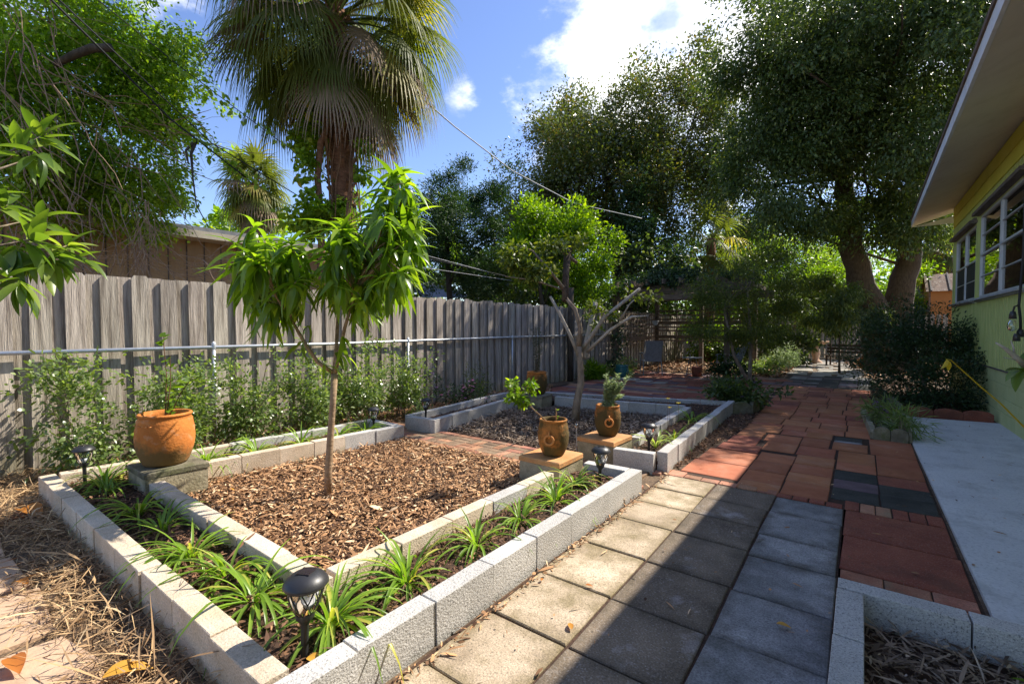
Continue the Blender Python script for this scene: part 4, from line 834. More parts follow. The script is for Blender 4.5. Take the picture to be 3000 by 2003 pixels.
for i in range(74): a = rs.uniform(0, 2*PI); r_ = rs.uniform(.15, 1)**.6; tips.append((P(1085+140*r_*math.cos(a), 720+(150 if math.sin(a) > 0 else 105)*r_*math.sin(a)+(30 if math.cos(a) < 0 else 0), 3.8+rs.uniform(-.42, .42)), 1))
for q in ((1150, 520), (1160, 500), (1190, 540), (1130, 560), (1180, 590), (1190, 560), (1130, 590), (1200, 610), (1100, 620), (1215, 640)): tips.append((P(q[0], q[1], 3.8+rs.uniform(-.1, .1)), 3))
for q in ((730, 700), (700, 730), (740, 660)): tips.append((P(q[0], q[1], 3.6), 0))
for p, li in tips:
    s_ = Vector(limbs[li][-1 if rs.random() < .6 else -2]); ax = (p-s_); ax.normalize(); ax = ax*.4+Vector((rs.uniform(-.4, .4), rs.uniform(-.4, .4), .8)); limb(tw, s_, p, .007, .003, .1, rs.randrange(9999), 4, 4)
    whorl(items, p, ax, rs.randint(11, 16), 4, rs, 1.0, 1.08, 1.15)
for q in ((865, 900), (900, 960), (880, 1010), (1005, 990), (1060, 900), (1090, 880), (1000, 1040), (965, 1075), (830, 870)): whorl(items, P(q[0], q[1], 3.7), (rs.uniform(-.5, .5), rs.uniform(-.5, .5), -.2), 4, 4, rs, 1., .85, .6)
tw.o('twigs', 'bark_mango', mg, kind='stuff')
leafset(mg, items, ml, 'l_mango_s')

# ---- loquat boughs reaching in at the left
lq = empty('loquat_tree', (-5.3, -.5, 0), 'loquat tree reaching in from the left with big ribbed leaves', 'tree')
ll = [bigleaf('leaf', .235, .068, 'l_loquat', c, .2) for c in (.2, .4, .65)]; rs = random.Random(5); items = []
tw = MB(); b0 = Vector((-5.0, -.7, 1.2)); MB().tube([(-5.3, -.5, 0), (-5.25, -.5, .7), tuple(b0)], [.07, .06, .05], 8).o('trunk', 'bark_gray', lq, True)
for (x, y, s, n_, ax) in ((120, 400, 3.0, 13, (.5, .1, .6)), (60, 440, 2.9, 10, (0, 0, .8)), (110, 460, 2.9, 9, (.5, 0, -.4)), (20, 600, 3.0, 10, (0, .3, .4)), (100, 700, 2.9, 13, (.2, .3, .3)), (200, 720, 3.1, 13, (.6, .3, .5)), (50, 740, 2.9, 11, (.1, 0, -.2)), (20, 800, 2.8, 12, (-.2, 0, .2)), (150, 770, 3.0, 11, (.3, 0, -.5)), (60, 840, 2.8, 11, (0, 0, -.6)), (-60, 560, 3., 12, (0, 0, .5)), (-40, 780, 2.9, 12, (0, 0, .3)), (120, 640, 3.2, 8, (.3, .2, .8)), (230, 760, 3.2, 7, (.8, .4, .1))):
    p = Vector(at(x, y, s)); limb(tw, b0, p, .018, .006, .08, rs.randrange(999), 5); whorl(items, p, ax, n_, 3, rs, 1.0, .92, .25)
tw.o('branches', 'bark_gray', lq, True); leafset(lq, items, ll, 'l_loquat')

# ---- strap-leaved lily clumps
rs = random.Random(9)
def strap(L0, W0, arch, mat, n=7, lean=.15):
    V = []; F = []
    for i in range(n+1):
        t = i/n; a = lean+arch*t; 
        if i == 0: x = z = 0.
        else: x += L0/n*math.sin(a); z += L0/n*math.cos(a)
        w_ = W0/2*(1-t**3)*(.6+.4*min(1, t*4)) if i < n else .0008
        V += [(x, -w_, z+w_*.5), (x, 0, z), (x, w_, z+w_*.5)]
    for i in range(n): q = i*3; F += [(q, q+3, q+4, q+1), (q+1, q+4, q+5, q+2)]
    return mesh('leaf', V, F, mat, True)
SB = [strap(l, .017, a, 'l_lily', lean=le) for l, a, le in ((.38, 2.0, .25), (.42, 2.2, .35), (.36, 2.5, .4), (.30, 1.5, .2), (.40, 1.9, .6), (.32, 1.9, .8), (.30, 1.0, .2), (.36, 1.5, .9))]
SS = [strap(l, .028, a, 'l_stripe', lean=le) for l, a, le in ((.36, 1.7, .15), (.40, 2.1, .25), (.3, 1.2, .3))]
DB = strap(.26, .011, 2.3, 'l_palmdead', lean=.9)
def clump(x, y, n, s, label, z=.105, ms=SB, group='strap leaved lily clumps', cat='lily plant', spread=.035):
    r = empty('lily_plant', (x, y, z), label, cat, group)
    for i in range(n):
        a = rs.uniform(0, 2*PI); q = rs.random()*spread
        me_ = rs.choice(ms) if rs.random() > .06 else DB
        ob('leaf', me_, r, loc=(x+q*math.cos(a), y+q*math.sin(a), z-.01), rot=(rs.uniform(-.12, .12), rs.uniform(-.15, .2), a+rs.uniform(-.4, .4))).scale = (s*rs.uniform(.75, 1.1),)*3
    return r
cl_ = [(-4.98, 1.02, 34, .95, 'lily clump at the left end of the near bed beside the far left lamp'), (-4.72, .98, 24, .8, 'lily clump in front of the mossy pedestal'),
       (-4.0, 1.0, 28, .95, 'lily clump where the inner left wall starts'), (-3.55, 1.0, 26, .9, 'third lily clump along the left arm, in half shade'),
       (-3.0, .98, 34, 1.0, 'tall lily clump in the middle of the left arm'), (-2.62, 1.02, 30, .95, 'lily clump just beyond the middle of the left arm, leaning on the wall'),
       (-2.28, 1.0, 38, 1.05, 'broad lily clump to the left of the nearest lamp'), (-1.83, 1.12, 46, 1.08, 'largest lily clump, right behind the nearest lamp'),
       (-1.83, 1.55, 36, 1.0, 'upright lily clump at the front of the right arm'), (-1.80, 2.05, 30, .9, 'lily clump halfway up the right arm, by the wall joint'),
       (-1.80, 2.5, 28, .85, 'lily clump with spreading leaves before the orange topped pedestal'), (-1.80, 2.95, 30, .95, 'lily clump beside the orange topped pedestal'),
       (-1.84, 3.32, 26, .8, 'lily clump at the end of the right arm beside the lamp'), (-4.93, 1.75, 26, 1.0, 'lily clump right behind the big terracotta pot'),
       (-4.93, 2.2, 26, 1.0, 'lily clump behind the mango trunk on the fence side'), (-4.92, 2.68, 24, 1.0, 'lily clump between two shrubs on the fence side'),
       (-4.9, 3.12, 26, 1.0, 'lily clump near the end of the fence side strip'), (-4.88, 3.48, 30, .85, 'lily clump round the fence side lamp')]
for x, y, n_, s_, lb in cl_: clump(x, y, int(n_*1.35), s_*1.08, lb)
clump(-5.2, 1.2, 7, 1.3, 'few tall strap leaves rising left of the big pot', .1)
clump(-1.75, 4.95, 16, .95, 'broad pale striped lily behind the lamp of the far bed', .105, SS, spread=.05)
clump(-1.72, 5.45, 16, .9, 'darker strap leaved clump under the yellow flowers', .105, SB)
clump(-1.85, 6.6, 24, 1.1, 'grassy clump at the back right of the far bed', .105, SB)
# yellow flowers
yf = empty('yellow_flowers', (-1.85, 5.6, .1), 'three small yellow flowers on thin stems over the far bed', 'flower')
for (x, y) in ((1957, 1168), (1988, 1181), (1962, 1194)):
    p = Vector(at(x, y, 5.55)); MB().tube([(-1.85, 5.6, .1), (p.x, p.y, .3), tuple(p)], .0018, 4).o('stem', 'vine_stem', yf)
    fm = MB()
    for k in range(6): a = k*PI/3; d = Vector((math.cos(a), math.sin(a), .3)); s = Vector((-math.sin(a), math.cos(a), 0)); fm.poly([p, p+d*.02+s*.009, p+d*.034, p+d*.02-s*.009])
    fm.o('blossom', 'l_yel', yf)

# ================================================================ SHRUBS
def shrub(x, y, h, r_, n, label, mat='l_vib', Ln=.05, Wn=.026, seed=1, group=None, stems=10, bark='bark_gray', name='shrub', cat='shrub', kind='l', per=26, cr=.13, zlo=.15, z0=0., flowers=None, **k):
    root = empty(name, (x, y, z0), label, cat, group)
    n = int(n*1.35); k.setdefault('bough', .34); c = np.array([x, y, z0+(h*(1+zlo))/2]); bl = [(c, r_, h*(1-zlo)/2, r_*.7), (c+np.array([0, 0, -h*.15]), r_*.8, h*.3, r_*.6)]
    V, Fc, Cs = crown(bl, n, cr, Ln, Wn, seed, kind=kind, per=per, shell=.25, spill=.18, down=.0, out=.6, **k)
    rs = random.Random(seed); st = MB()
    for i in range(stems):
        q = Cs[rs.randrange(len(Cs))]; limb(st, (x+rs.uniform(-.1, .1)*r_*2, y+rs.uniform(-.1, .1), z0), q, .008, .003, .1, seed*50+i, 4, 5)
    st.o('stems', bark, root); ob('foliage', meshnp('foliage', V, Fc, mat), root)
    if flowers:
        rr = np.random.RandomState(seed); nf, fm, fs = flowers; idx = rr.randint(0, len(Cs), nf); Pf = Cs[idx]+rr.normal(size=(nf, 3))*.03+np.array([0, 0, .04])
        Pp = np.repeat(Pf, 5, 0); a = np.tile(np.arange(5)*2*PI/5, nf); D = np.stack([np.cos(a), np.sin(a), np.full(len(a), .25)], 1)
        V, Fc = leafcloud(Pp, D, np.tile([0, 0, 1.], (len(a), 1)), fs, fs*.8, 'l', .2); ob('blossoms', meshnp('blossoms', V, Fc, fm), root, kind='stuff')
    return root
G = 'small-leaved shrubs along the fence'
shrub(-5.78, 1.02, 1.05, .36, 1900, 'leftmost fence shrub, its leafy top against the bare boards', seed=21, group=G)
shrub(-5.72, 1.72, 1.05, .38, 2200, 'fence shrub directly behind the big terracotta pot', seed=22, group=G)
shrub(-5.75, 2.42, 1.12, .36, 2200, 'fence shrub wrapped round the first pipe post', seed=23, group=G)
shrub(-5.72, 3.15, 1.0, .38, 2200, 'fence shrub seen just left of the mango trunk', seed=24, group=G)
shrub(-5.75, 3.95, 1.05, .42, 2600, 'dense fence shrub seen just right of the mango trunk', seed=25, group=G)
shrub(-5.75, 4.75, .95, .38, 2400, 'rightmost rounded fence shrub beside the second pipe post', seed=26, group=G)
shrub(-5.62, 5.85, .42, .34, 900, 'low vinca bed with purple pink blossoms against the shaded fence', 'l_dark', .045, .02, 27, flowers=(46, 'l_pink', .03), cat='flowers', name='vinca')
shrub(-5.7, 6.6, .62, .28, 700, 'feathery plant behind the purple blossoms', 'l_shrub', .06, .012, 28)
shrub(-5.75, 5.45, .62, .10, 120, 'single purple flower stalk left of the vinca', 'l_dark', .05, .02, 29, flowers=(7, 'l_wine', .03), stems=4)
# ---- potted plants
def potplant(name, c, z, label, items_px, mat, Ln, Wn, stemr=.004, cat='plant', per_leaf=10, seed=1, kind='l', down=.1, bark='vine_stem'):
    root = empty(name, (c[0], c[1], z), label, cat); rs = np.random.RandomState(seed); st = MB(); parts = []
    for pts in items_px:
        pts = [Vector(p) for p in pts]; st.tube(pts, [stemr*(1-.6*i/len(pts)) for i in range(len(pts))], 5)
        k = per_leaf*(len(pts)-1); t = rs.rand(k)*(len(pts)-1.001)+.0; i = t.astype(int); f = (t-i)[:, None]; A = np.array([tuple(p) for p in pts])
        Pp = A[i]*(1-f)+A[i+1]*f; a = rs.rand(k)*2*PI; D = np.stack([np.cos(a), np.sin(a), rs.rand(k)*.8-down], 1)
        parts.append(leafcloud(Pp, D, rs.normal(size=(k, 3))*.4+[0, 0, 1], Ln*(.6+.8*rs.rand(k)), Wn*(.7+.6*rs.rand(k)), kind, .2))
    st.o('stem', bark, root); V, Fc = join(parts); ob('leaves', meshnp('leaves', V, Fc, mat), root); return root
c1 = (-4.64, 1.35); d1 = 3.9
potplant('potted_vine', c1, .65, 'tall thin stemmed plant in the largest terracotta pot', [[(c1[0], c1[1], .65), tuple(at(488, 1100, d1)), tuple(at(480, 1010, d1)), tuple(at(480, 985, d1))], [(c1[0]+.03, c1[1], .65), tuple(at(500, 1120, d1)), tuple(at(498, 1040, d1))], [(c1[0], c1[1]+.03, .65), tuple(at(530, 1150, d1)), tuple(at(560, 1110, d1))]], 'l_bright', .075, .05, .005, per_leaf=7, seed=31)
c2 = (-2.22, 3.59); d2 = 4.05
potplant('leaning_citrus', c2, .53, 'leaning woody stem ending in a bright yellow green leaf tuft', [[(c2[0]-.06, c2[1], .53), tuple(at(1570, 1205, d2)), tuple(at(1545, 1180, d2)), tuple(at(1522, 1165, d2))], [(c2[0]+.03, c2[1], .53), tuple(at(1630, 1205, d2)), tuple(at(1628, 1196, d2))]], 'l_bright', .028, .016, .007, per_leaf=3, seed=32, bark='twig')
tf = empty('citrus_tuft', tuple(at(1520, 1150, d2)), 'tuft of lime green leaves at the tip of the leaning stem', 'foliage')
bpy.data.objects.remove(tf)
V, Fc, Cs = crown([(at(1520, 1140, d2), .10, .13, .09), (at(1508, 1175, d2), .05, .08, .05), (at(1545, 1140, d2), .06, .08, .06)], 330, .05, .045, .026, 33, kind='l', per=16, down=.5)
ob('leaves', meshnp('leaves', V, Fc, 'l_bright'), bpy.data.objects['leaning_citrus'])
c3 = (-2.16, 4.60); its = []; rs = random.Random(34)
for i in range(16):
    x = rs.uniform(1755, 1845); y = rs.uniform(1098, 1160)-(20 if rs.random() < .4 else 0); p = at(x, y, 5.0+rs.uniform(-.1, .1)); its.append([(c3[0]+rs.uniform(-.07, .07), c3[1]+rs.uniform(-.07, .07), .53), tuple((np.array([c3[0], c3[1], .53])+p)/2+np.array([0, 0, .02])), tuple((np.array([c3[0], c3[1], .56])+2*p)/3), tuple(p)])
potplant('silver_herb', c3, .53, 'silvery needle leaved herb bushing out of the second ringed pot', its, 'l_gray', .042, .009, .003, per_leaf=75, seed=34, kind='d', bark='bark_bleached', down=-.2)
c4 = (-4.55, 6.8); its = []
for i in range(9): x = rs.uniform(1552, 1592); p = at(x, rs.uniform(930, 1000), 8.15); its.append([(c4[0]+rs.uniform(-.06, .06), c4[1], .6), tuple((np.array([c4[0], c4[1], .6])+p)/2), tuple(p)])
potplant('wispy_shrub', c4, .58, 'wispy grey green shrub standing tall in the black-stained pot', its, 'l_dark', .045, .008, .004, per_leaf=60, seed=35, kind='d', bark='bark_gray')

# ---- pruned tree in the far bed
pt = empty('pruned_tree', (-3.38, 6.08, 0), 'hard pruned small tree with bleached stubs and yellow green shoots', 'tree'); D6 = -np.dot(np.array([3.38, -6.08, 0]), fw)
Q = lambda x, y, s=0: tuple(at(x, y, 6.9+s))
tk = [(-3.38, 6.08, 0), Q(1690, 1180), Q(1702, 1120), Q(1700, 1060), Q(1697, 1015)]
MB().tube(tk, [.072, .058, .052, .046, .042], 10).o('trunk', 'bark_gray', pt, True)
for l, rr, mt in (([Q(1697, 1015), Q(1700, 960), Q(1685, 905), Q(1655, 870)], [.04, .035, .03, .026], 'bark_gray'), ([Q(1698, 1030, .1), Q(1722, 1000), Q(1770, 930, -.2), Q(1875, 845, -.4)], [.04, .035, .028, .022], 'bark_bleached'),
                  ([Q(1710, 1050, .1), Q(1720, 1000, .2), Q(1732, 940, .3), Q(1745, 885, .3)], [.05, .045, .042, .038], 'bark_bleached'), ([Q(1695, 1040), Q(1665, 970), Q(1635, 910), Q(1612, 868)], [.03, .026, .024, .02], 'bark_bleached'),
                  ([Q(1720, 1030, .1), Q(1790, 965, -.2), Q(1850, 928, -.3), Q(1900, 925, -.3)], [.026, .022, .016, .01], 'bark_bleached'), ([Q(1815, 940), Q(1845, 890), Q(1880, 860)], [.014, .011, .008], 'bark_bleached'),
                  ([Q(1655, 880), Q(1658, 790, .3), Q(1665, 730, .5)], [.05, .055, .06], 'bark_camphor'), ([Q(1655, 850, .1), Q(1600, 780), Q(1560, 735), Q(1520, 720)], [.03, .02, .014, .006], 'bark_gray'), ([Q(1655, 850, .1), Q(1560, 820), Q(1480, 810)], [.016, .011, .005], 'bark_gray'), ([Q(1665, 745, .5), Q(1690, 770, .4), Q(1625, 720, .4)], [.03, .028, .025], 'bark_gray')):
    MB().tube(l, rr, 8).o('limb', mt, pt, True)
V, Fc, Cs = crown(blobs_px([(1545, 745, 6.9, 85, 45), (1610, 715, 6.9, 70, 40), (1520, 800, 6.9, 70, 30), (1600, 800, 7., 60, 40), (1780, 905, 6.7, 35, 30), (1855, 868, 6.6, 30, 20), (1910, 865, 6.6, 28, 16), (1740, 940, 7, 22, 20), (1690, 710, 7.3, 45, 25)]), 2600, .10, .075, .035, 41, kind='l', per=16, shell=.1, down=.2)
ob('crown', meshnp('crown', V, Fc, 'l_shrub'), pt)

# ---- palms
def frond(root, o, d, pet, bl, mat, seed, nseg=30, droop=1., wseg=.045):
    rs = random.Random(seed); o = Vector(o); d = Vector(d).normalized(); pts = []; p = o.copy(); dd = d.copy()
    for i in range(7): pts.append(p.copy()); p = p+dd*pet/6; dd.z -= .07*droop; dd.normalize()
    side = dd.cross(Vector((0, 0, 1)));
    if side.length < .1: side = Vector((1, 0, 0))
    side.normalize(); nrm_ = side.cross(dd)
    pm = MB().tube(pts, [.022, .02, .018, .016, .014, .012, .01], 4)
    V = []; F = []; hub = pts[-1]
    for i in range(nseg):
        a = -2.1+4.2*i/(nseg-1); cz = .35*abs(math.sin(a)); sd = (dd*math.cos(a)+side*math.sin(a)*1.0-nrm_*cz*.6+Vector((0, 0, -.1))).normalized()
        l = bl*(.72+.28*math.cos(a*.6))*rs.uniform(.88, 1.05); q = hub+dd*(.25*bl*max(0, math.cos(a))*.6); u = sd.cross(nrm_).normalized(); b = len(V); cur = q.copy(); cd_ = sd.copy(); m = 5
        for k in range(m+1):
            t = k/m; w_ = wseg/2*(.5+1.2*t if t < .4 else 1-(t-.4)/.6)+.0015
            V += [tuple(cur-u*w_), tuple(cur+u*w_)]
            cur = cur+cd_*l/m; cd_.z -= (.20+.62*t)*droop*rs.uniform(.7, 1.4); cd_.normalize()
        for k in range(m): F.append((b+2*k, b+2*k+1, b+2*k+3, b+2*k+2))
    n0 = len(pm.V); pm.V += V; pm.F += [[n0+j for j in f] for f in F]
    return ob('frond', pm.m('frond', mat), root)
def palm(name, base, top, tr, nf, pet, bl, label, seed, mat='l_palm', nseg=30, wseg=.045, dead=.15, elo=-1.0, boots=True, lo=.0, hmin=-1.2):
    root = empty(name, tuple(base), label, 'palm tree', None); rs = random.Random(seed); base, top = Vector(base), Vector(top); m = 9
    MB().tube([base.lerp(top, i/m)+Vector((rs.uniform(-1, 1), rs.uniform(-1, 1), 0))*tr*.1 for i in range(m+1)], [tr*(1.15-.2*i/m+rs.uniform(-.05, .05)) for i in range(m+1)], 12).o('trunk', 'bark_palm', root, True)
    if boots:
        bt = MB(); L_ = (top-base).length
        for i in range(90):
            t = 1-i/90*.62; a = i*2.4; p = base.lerp(top, t); d = Vector((math.cos(a), math.sin(a), 0)); bt.bar(p+d*tr*.7, p+d*tr*1.55+Vector((0, 0, .22)), .07, .03)
        bt.o('leaf_bases', 'bark_palm', root, kind='stuff')
    for i in range(nf):
        t = i/nf; el = 1.35-t*(1.35-elo); a = i*2.39996+rs.uniform(-.2, .2); d = Vector((math.cos(a)*math.cos(el), math.sin(a)*math.cos(el), math.sin(el)))
        mt = 'l_palmdead' if (t > 1-dead or (rs.random() < .08 and t > .3)) else mat
        frond(root, top+Vector((0, 0, .1-.55*t)), d, pet*rs.uniform(.85, 1.1), bl*rs.uniform(.88, 1.1), mt, seed*100+i, nseg, droop=(.8+.5*t)*rs.uniform(.7, 1.35), wseg=wseg)
    return root
pb = at(1015, 560, 8.3); palm('cabbage_palm', (pb[0], pb[1], 0), tuple(at(985, 30, 8.3)), .175, 112, 1.42, 1.2, 'big cabbage palm with drooping fronds and a fibrous vine wrapped trunk', 51, elo=-.85, nseg=44, wseg=.029, dead=.05)
MB().tube([at(985, 330, 8.1), at(940, 420, 8.0), at(930, 520, 8.0), at(940, 640, 8.0)*np.array([1, 1, 1]), np.append(at(945, 700, 8.0)[:2], 0)], [.07, .06, .055, .06, .06], 8).o('dead_trunk', 'bark_palm', smooth=True, label='leaning dead brown stem hanging beside the big palm trunk', cat='trunk')
pb = at(742, 700, 17); palm('cabbage_palm', (pb[0], pb[1], 0), tuple(at(745, 545, 17)), .2, 60, .75, .95, 'smaller distant cabbage palm over the brown roof', 52, nseg=22, wseg=.06, elo=-1.25)
pb = at(2075, 900, 19); palm('cabbage_palm', (pb[0], pb[1], 0), tuple(at(2085, 700, 19)), .18, 20, .8, 1.1, 'sunlit palm fronds behind the pergola between the oaks', 53, nseg=20, wseg=.06, boots=False, dead=.05)
pb = at(2730, 900, 24); palm('cabbage_palm', (pb[0], pb[1], 0), tuple(at(2740, 700, 24)), .2, 30, 1.0, 1.3, 'palm glowing in the sun behind the house corner', 54, nseg=22, wseg=.07, boots=False, dead=.05)
# vines on the palm trunk
vn = MB(); rs = random.Random(61); parts = []
p0 = at(1015, 660, 8.05); p1 = at(985, 200, 8.05)
vr = empty('trunk_vine', tuple(p0), 'leafy vine with some yellow leaves climbing the big palm trunk', 'vine')
for i in range(26):
    a = rs.uniform(0, 6.28); pts = []
    for k in range(9): t = k/8; c = p0*(1-t)+p1*t; b_ = a+t*rs.uniform(1, 2); pts.append((c[0]+.25*math.cos(b_), c[1]+.25*math.sin(b_), c[2]))
    vn.tube(pts, .009, 4)
vn.o('stems', 'vine_stem', vr)
V, Fc, _ = crown(blobs_px([(905, 350, 8.1, 35, 150), (915, 500, 8.0, 30, 90), (890, 620, 7.9, 60, 80), (940, 640, 7.9, 60, 50), (1010, 300, 8, 30, 60), (960, 600, 8, 50, 60), (1060, 480, 8., 14, 90)]), 2600, .12, .10, .075, 62, kind='l', per=10, shell=.1, down=.6); ob('leaves', meshnp('leaves', V, Fc, 'l_vinetree'), vr)
yl = bigleaf('leaf', .13, .1, 'l_yel', .5)
for q in ((893, 222), (890, 280), (905, 300), (903, 335), (880, 530), (868, 515), (900, 330)): ob('leaf', yl, vr, mw=orient(Vector(at(q[0], q[1], 7.85)), (.3, -.3, -.9), roll=.6))

# ================================================================ TREES
def B(*a): return blobs_px(a)
# big vine covered tree at the left
tree('vine_tree', np.append(at(120, 800, 7.5)[:2], 0), B((180, 130, 7.6, 300, 230), (60, 420, 7.2, 190, 240), (330, 400, 7.9, 170, 200), (420, 560, 8.1, 100, 110), (250, 620, 8.0, 180, 110), (-150, 250, 7.4, 250, 300), (400, 220, 8.2, 120, 140)), 92000,
     'big bright green tree draped in vines beyond the left fence', leaf='l_vinetree', bark='bark_gray', cr=.30, Ln=.075, Wn=.042, tr=.16, seed=71, kind='d', per=90, nbr=24, shell=.3, bough=.26, down=.5, trunks=[[np.append(at(120, 800, 7.5)[:2], 0), at(100, 500, 7.5), at(160, 200, 7.6)]])
tree('juniper', np.append(at(1330, 900, 15)[:2], 0), B((1300, 580, 15, 60, 90), (1370, 530, 15.2, 60, 70), (1340, 700, 15, 110, 90), (1440, 640, 15.4, 80, 110), (1260, 760, 14.6, 90, 90), (1400, 800, 15, 110, 80), (1235, 700, 15, 50, 60), (1480, 560, 15.5, 50, 60), (1340, 620, 15, 120, 60)), 46000,
     'dark upright juniper left of the oaks', leaf='l_jun', cr=.3, Ln=.09, Wn=.034, tr=.12, seed=72, per=70, shell=.2, spill=.22, down=-.5, out=.9, jit=.4)
tree('oak_tree', np.append(at(1830, 900, 21)[:2], 0), B((1640, 450, 21, 150, 120), (1800, 390, 21.5, 170, 140), (1960, 360, 21, 150, 130), (2060, 420, 20.5, 130, 200), (1750, 540, 20, 200, 110), (1560, 560, 20, 90, 110), (1930, 560, 20, 130, 130), (1630, 370, 21, 60, 50), (1500, 720, 19, 70, 90), (1750, 680, 21, 130, 90)), 115000,
     'tall live oak with brown flecked crown against the clouds', leaf='l_oak', cr=.6, Ln=.13, Wn=.075, tr=.32, seed=73, per=110, shell=.45, spill=.14, flat=1.3, down=-.1, nbr=50, trunks=[[np.append(at(1850, 900, 21)[:2], 0), at(1850, 750, 21), at(1800, 600, 21), at(1750, 450, 21)], [np.append(at(1870, 900, 21)[:2], 0), at(1900, 700, 21), at(1960, 500, 21)], [np.append(at(1840, 900, 21)[:2], 0), at(1800, 740, 21), at(1700, 600, 20.6)]])
tree('privet_tree', np.append(at(1620, 900, 13.5)[:2], 0), B((1560, 690, 13.5, 90, 80), (1640, 650, 13.6, 100, 80), (1700, 720, 13.6, 90, 90), (1620, 760, 13.3, 130, 90), (1540, 740, 13.2, 70, 80), (1700, 800, 13.3, 90, 70)), 26000,
     'rounded lime green tree glowing behind the fence', leaf='l_bright', cr=.28, Ln=.11, Wn=.05, tr=.09, seed=74, per=60, kind='l', shell=.45, down=-.3)
# camphor
cb_ = np.append(at(2605, 900, 15)[:2], 0)
tree('camphor_tree', cb_, B((2560, 180, 12.6, 330, 260, 3.2), (2300, 330, 12.8, 190, 210), (2240, 520, 13, 150, 130), (2720, 260, 11.8, 250, 260), (2480, 500, 13, 250, 140), (2700, 560, 13, 160, 130), (2420, 60, 12.2, 250, 200), (2250, 200, 12.8, 130, 130), (2760, 0, 11, 250, 220), (2350, 620, 13.5, 130, 90), (2620, 640, 13.6, 130, 80), (2400, 330, 13.5, 200, 150), (2570, 660, 13.8, 110, 50), (2740, 650, 13.5, 60, 60)), 180000,
     'huge dark camphor tree with twin trunks right of the path', leaf='l_camph', bark='bark_camphor', cr=.5, Ln=.115, Wn=.048, tr=.47, seed=75, per=130, shell=.42, spill=.13, down=.6, nbr=30, bough=.22,
     trunks=[[at(2625, 1095, 15), at(2628, 920, 15), at(2655, 780, 15), at(2690, 600, 14.5), at(2680, 400, 14)], [at(2590, 1095, 15), at(2565, 930, 15), at(2515, 810, 15), at(2488, 690, 14.8), at(2470, 520, 14.5), at(2400, 380, 14)]])
# shrubby tree beside the path
sb = np.array([-2.15, 12.6, 0.])
tree('slender_tree', sb, B((2200, 800, 11.6, 150, 80), (2120, 880, 11.3, 110, 90), (2290, 880, 11.8, 110, 80), (2200, 960, 11.2, 110, 60), (2080, 960, 11, 60, 50), (2330, 820, 12, 70, 50)), 30000,
     'fine leaved slender tree hanging over the far end of the red path', leaf='l_shrub', bark='bark_gray', cr=.24, Ln=.075, Wn=.016, tr=.05, seed=76, per=70, down=.7, shell=.3, trunks=[[sb, at(2200, 1000, 11.5), at(2190, 850, 11.5)], [sb, at(2150, 1040, 11.3), at(2120, 900, 11.3)]])
tree('red_tip_shrub', np.append(at(2460, 1040, 14.5)[:2], 0), B((2460, 900, 14.5, 90, 70), (2420, 930, 14.3, 50, 40), (2520, 925, 14.3, 50, 35)), 7000, 'weeping dark shrub with glowing yellow tips under the camphor', cat='shrub', leaf='l_camph', cr=.22, Ln=.16, Wn=.03, tr=.03, seed=77, per=40, down=1.2)
# clipped hedge
tree('hedge', (1.0, 11.6, 0), [(np.array([.95, 11.5, .75]), 1.0, .85, .75), (np.array([.75, 12.6, .95]), .95, .8, .8), (np.array([1.2, 10.6, .5]), .5, .45, .5)], 30000, 'rounded dark clipped bush against the yellow green wall', cat='bush', leaf='l_hedge', bark='bark_gray', cr=.2, Ln=.055, Wn=.022, tr=.04, seed=78, per=60, kind='l', shell=.55, spill=.06, down=-.3, nbr=26, crown_name='foliage')
# sunlit bushes behind
for (nm, bl, n_, lb, mt, sd, cr_) in (
    ('bush', B((2380, 830, 24, 130, 80), (2300, 880, 23, 120, 90)), 15000, 'sunlit lime green bush behind the slender tree', 'l_bright', 81, .5),
    ('bush', B((2640, 850, 21, 60, 90), (2620, 900, 20, 60, 60)), 8000, 'bright bush between camphor trunk and orange shed', 'l_bright', 82, .4),
    ('bush', B((1980, 1000, 20, 130, 55), (1900, 960, 21, 80, 60)), 9000, 'yellow green bush glowing through the pergola slats', 'l_bright', 83, .4),
    ('bush', B((2230, 1010, 19, 120, 50), (2330, 1020, 17, 60, 40)), 7000, 'low leafy bush beside the bird bath', 'l_camph', 84, .3),
    ('bush', B((2480, 760, 28, 90, 70), (2200, 740, 26, 130, 80)), 12000, 'distant lit foliage under the camphor crown', 'l_vinetree', 85, .6),
    ('bush', B((1930, 740, 18, 80, 130), (1860, 640, 18, 50, 90)), 9000, 'dusky green bush in front of the oak trunks', 'l_jun', 86, .5),
    ('bush', B((2330, 880, 18, 90, 50), (2400, 900, 18, 60, 45)), 8000, 'deep green bush under the camphor by the path end', 'l_camph', 87, .35)):
    c = bl[0][0]; tree(nm, (c[0], c[1], 0), bl, n_, lb, 'bush', mt, 'bark_gray', cr_, .15, .07, .06, seed=sd, per=60, nbr=8, kind='d', down=0)
# pergola vines
V, Fc, _ = crown([(np.array([-4.3, 13.2, 2.78]), 2.2, .22, .5), (np.array([-4.3, 15, 2.85]), 2.3, .2, 1.9), (np.array([-5.95, 13.1, 1.2]), .2, 1.25, .2), (np.array([-5.7, 13.2, 2.5]), .5, .3, .3)], 12000, .2, .08, .05, 91, kind='l', per=50, shell=.2, down=.6)
ob('pergola_vine', meshnp('pergola_vine', V, Fc, 'l_hedge'), label='dark ivy mat covering the pergola roof and left post', cat='vine')
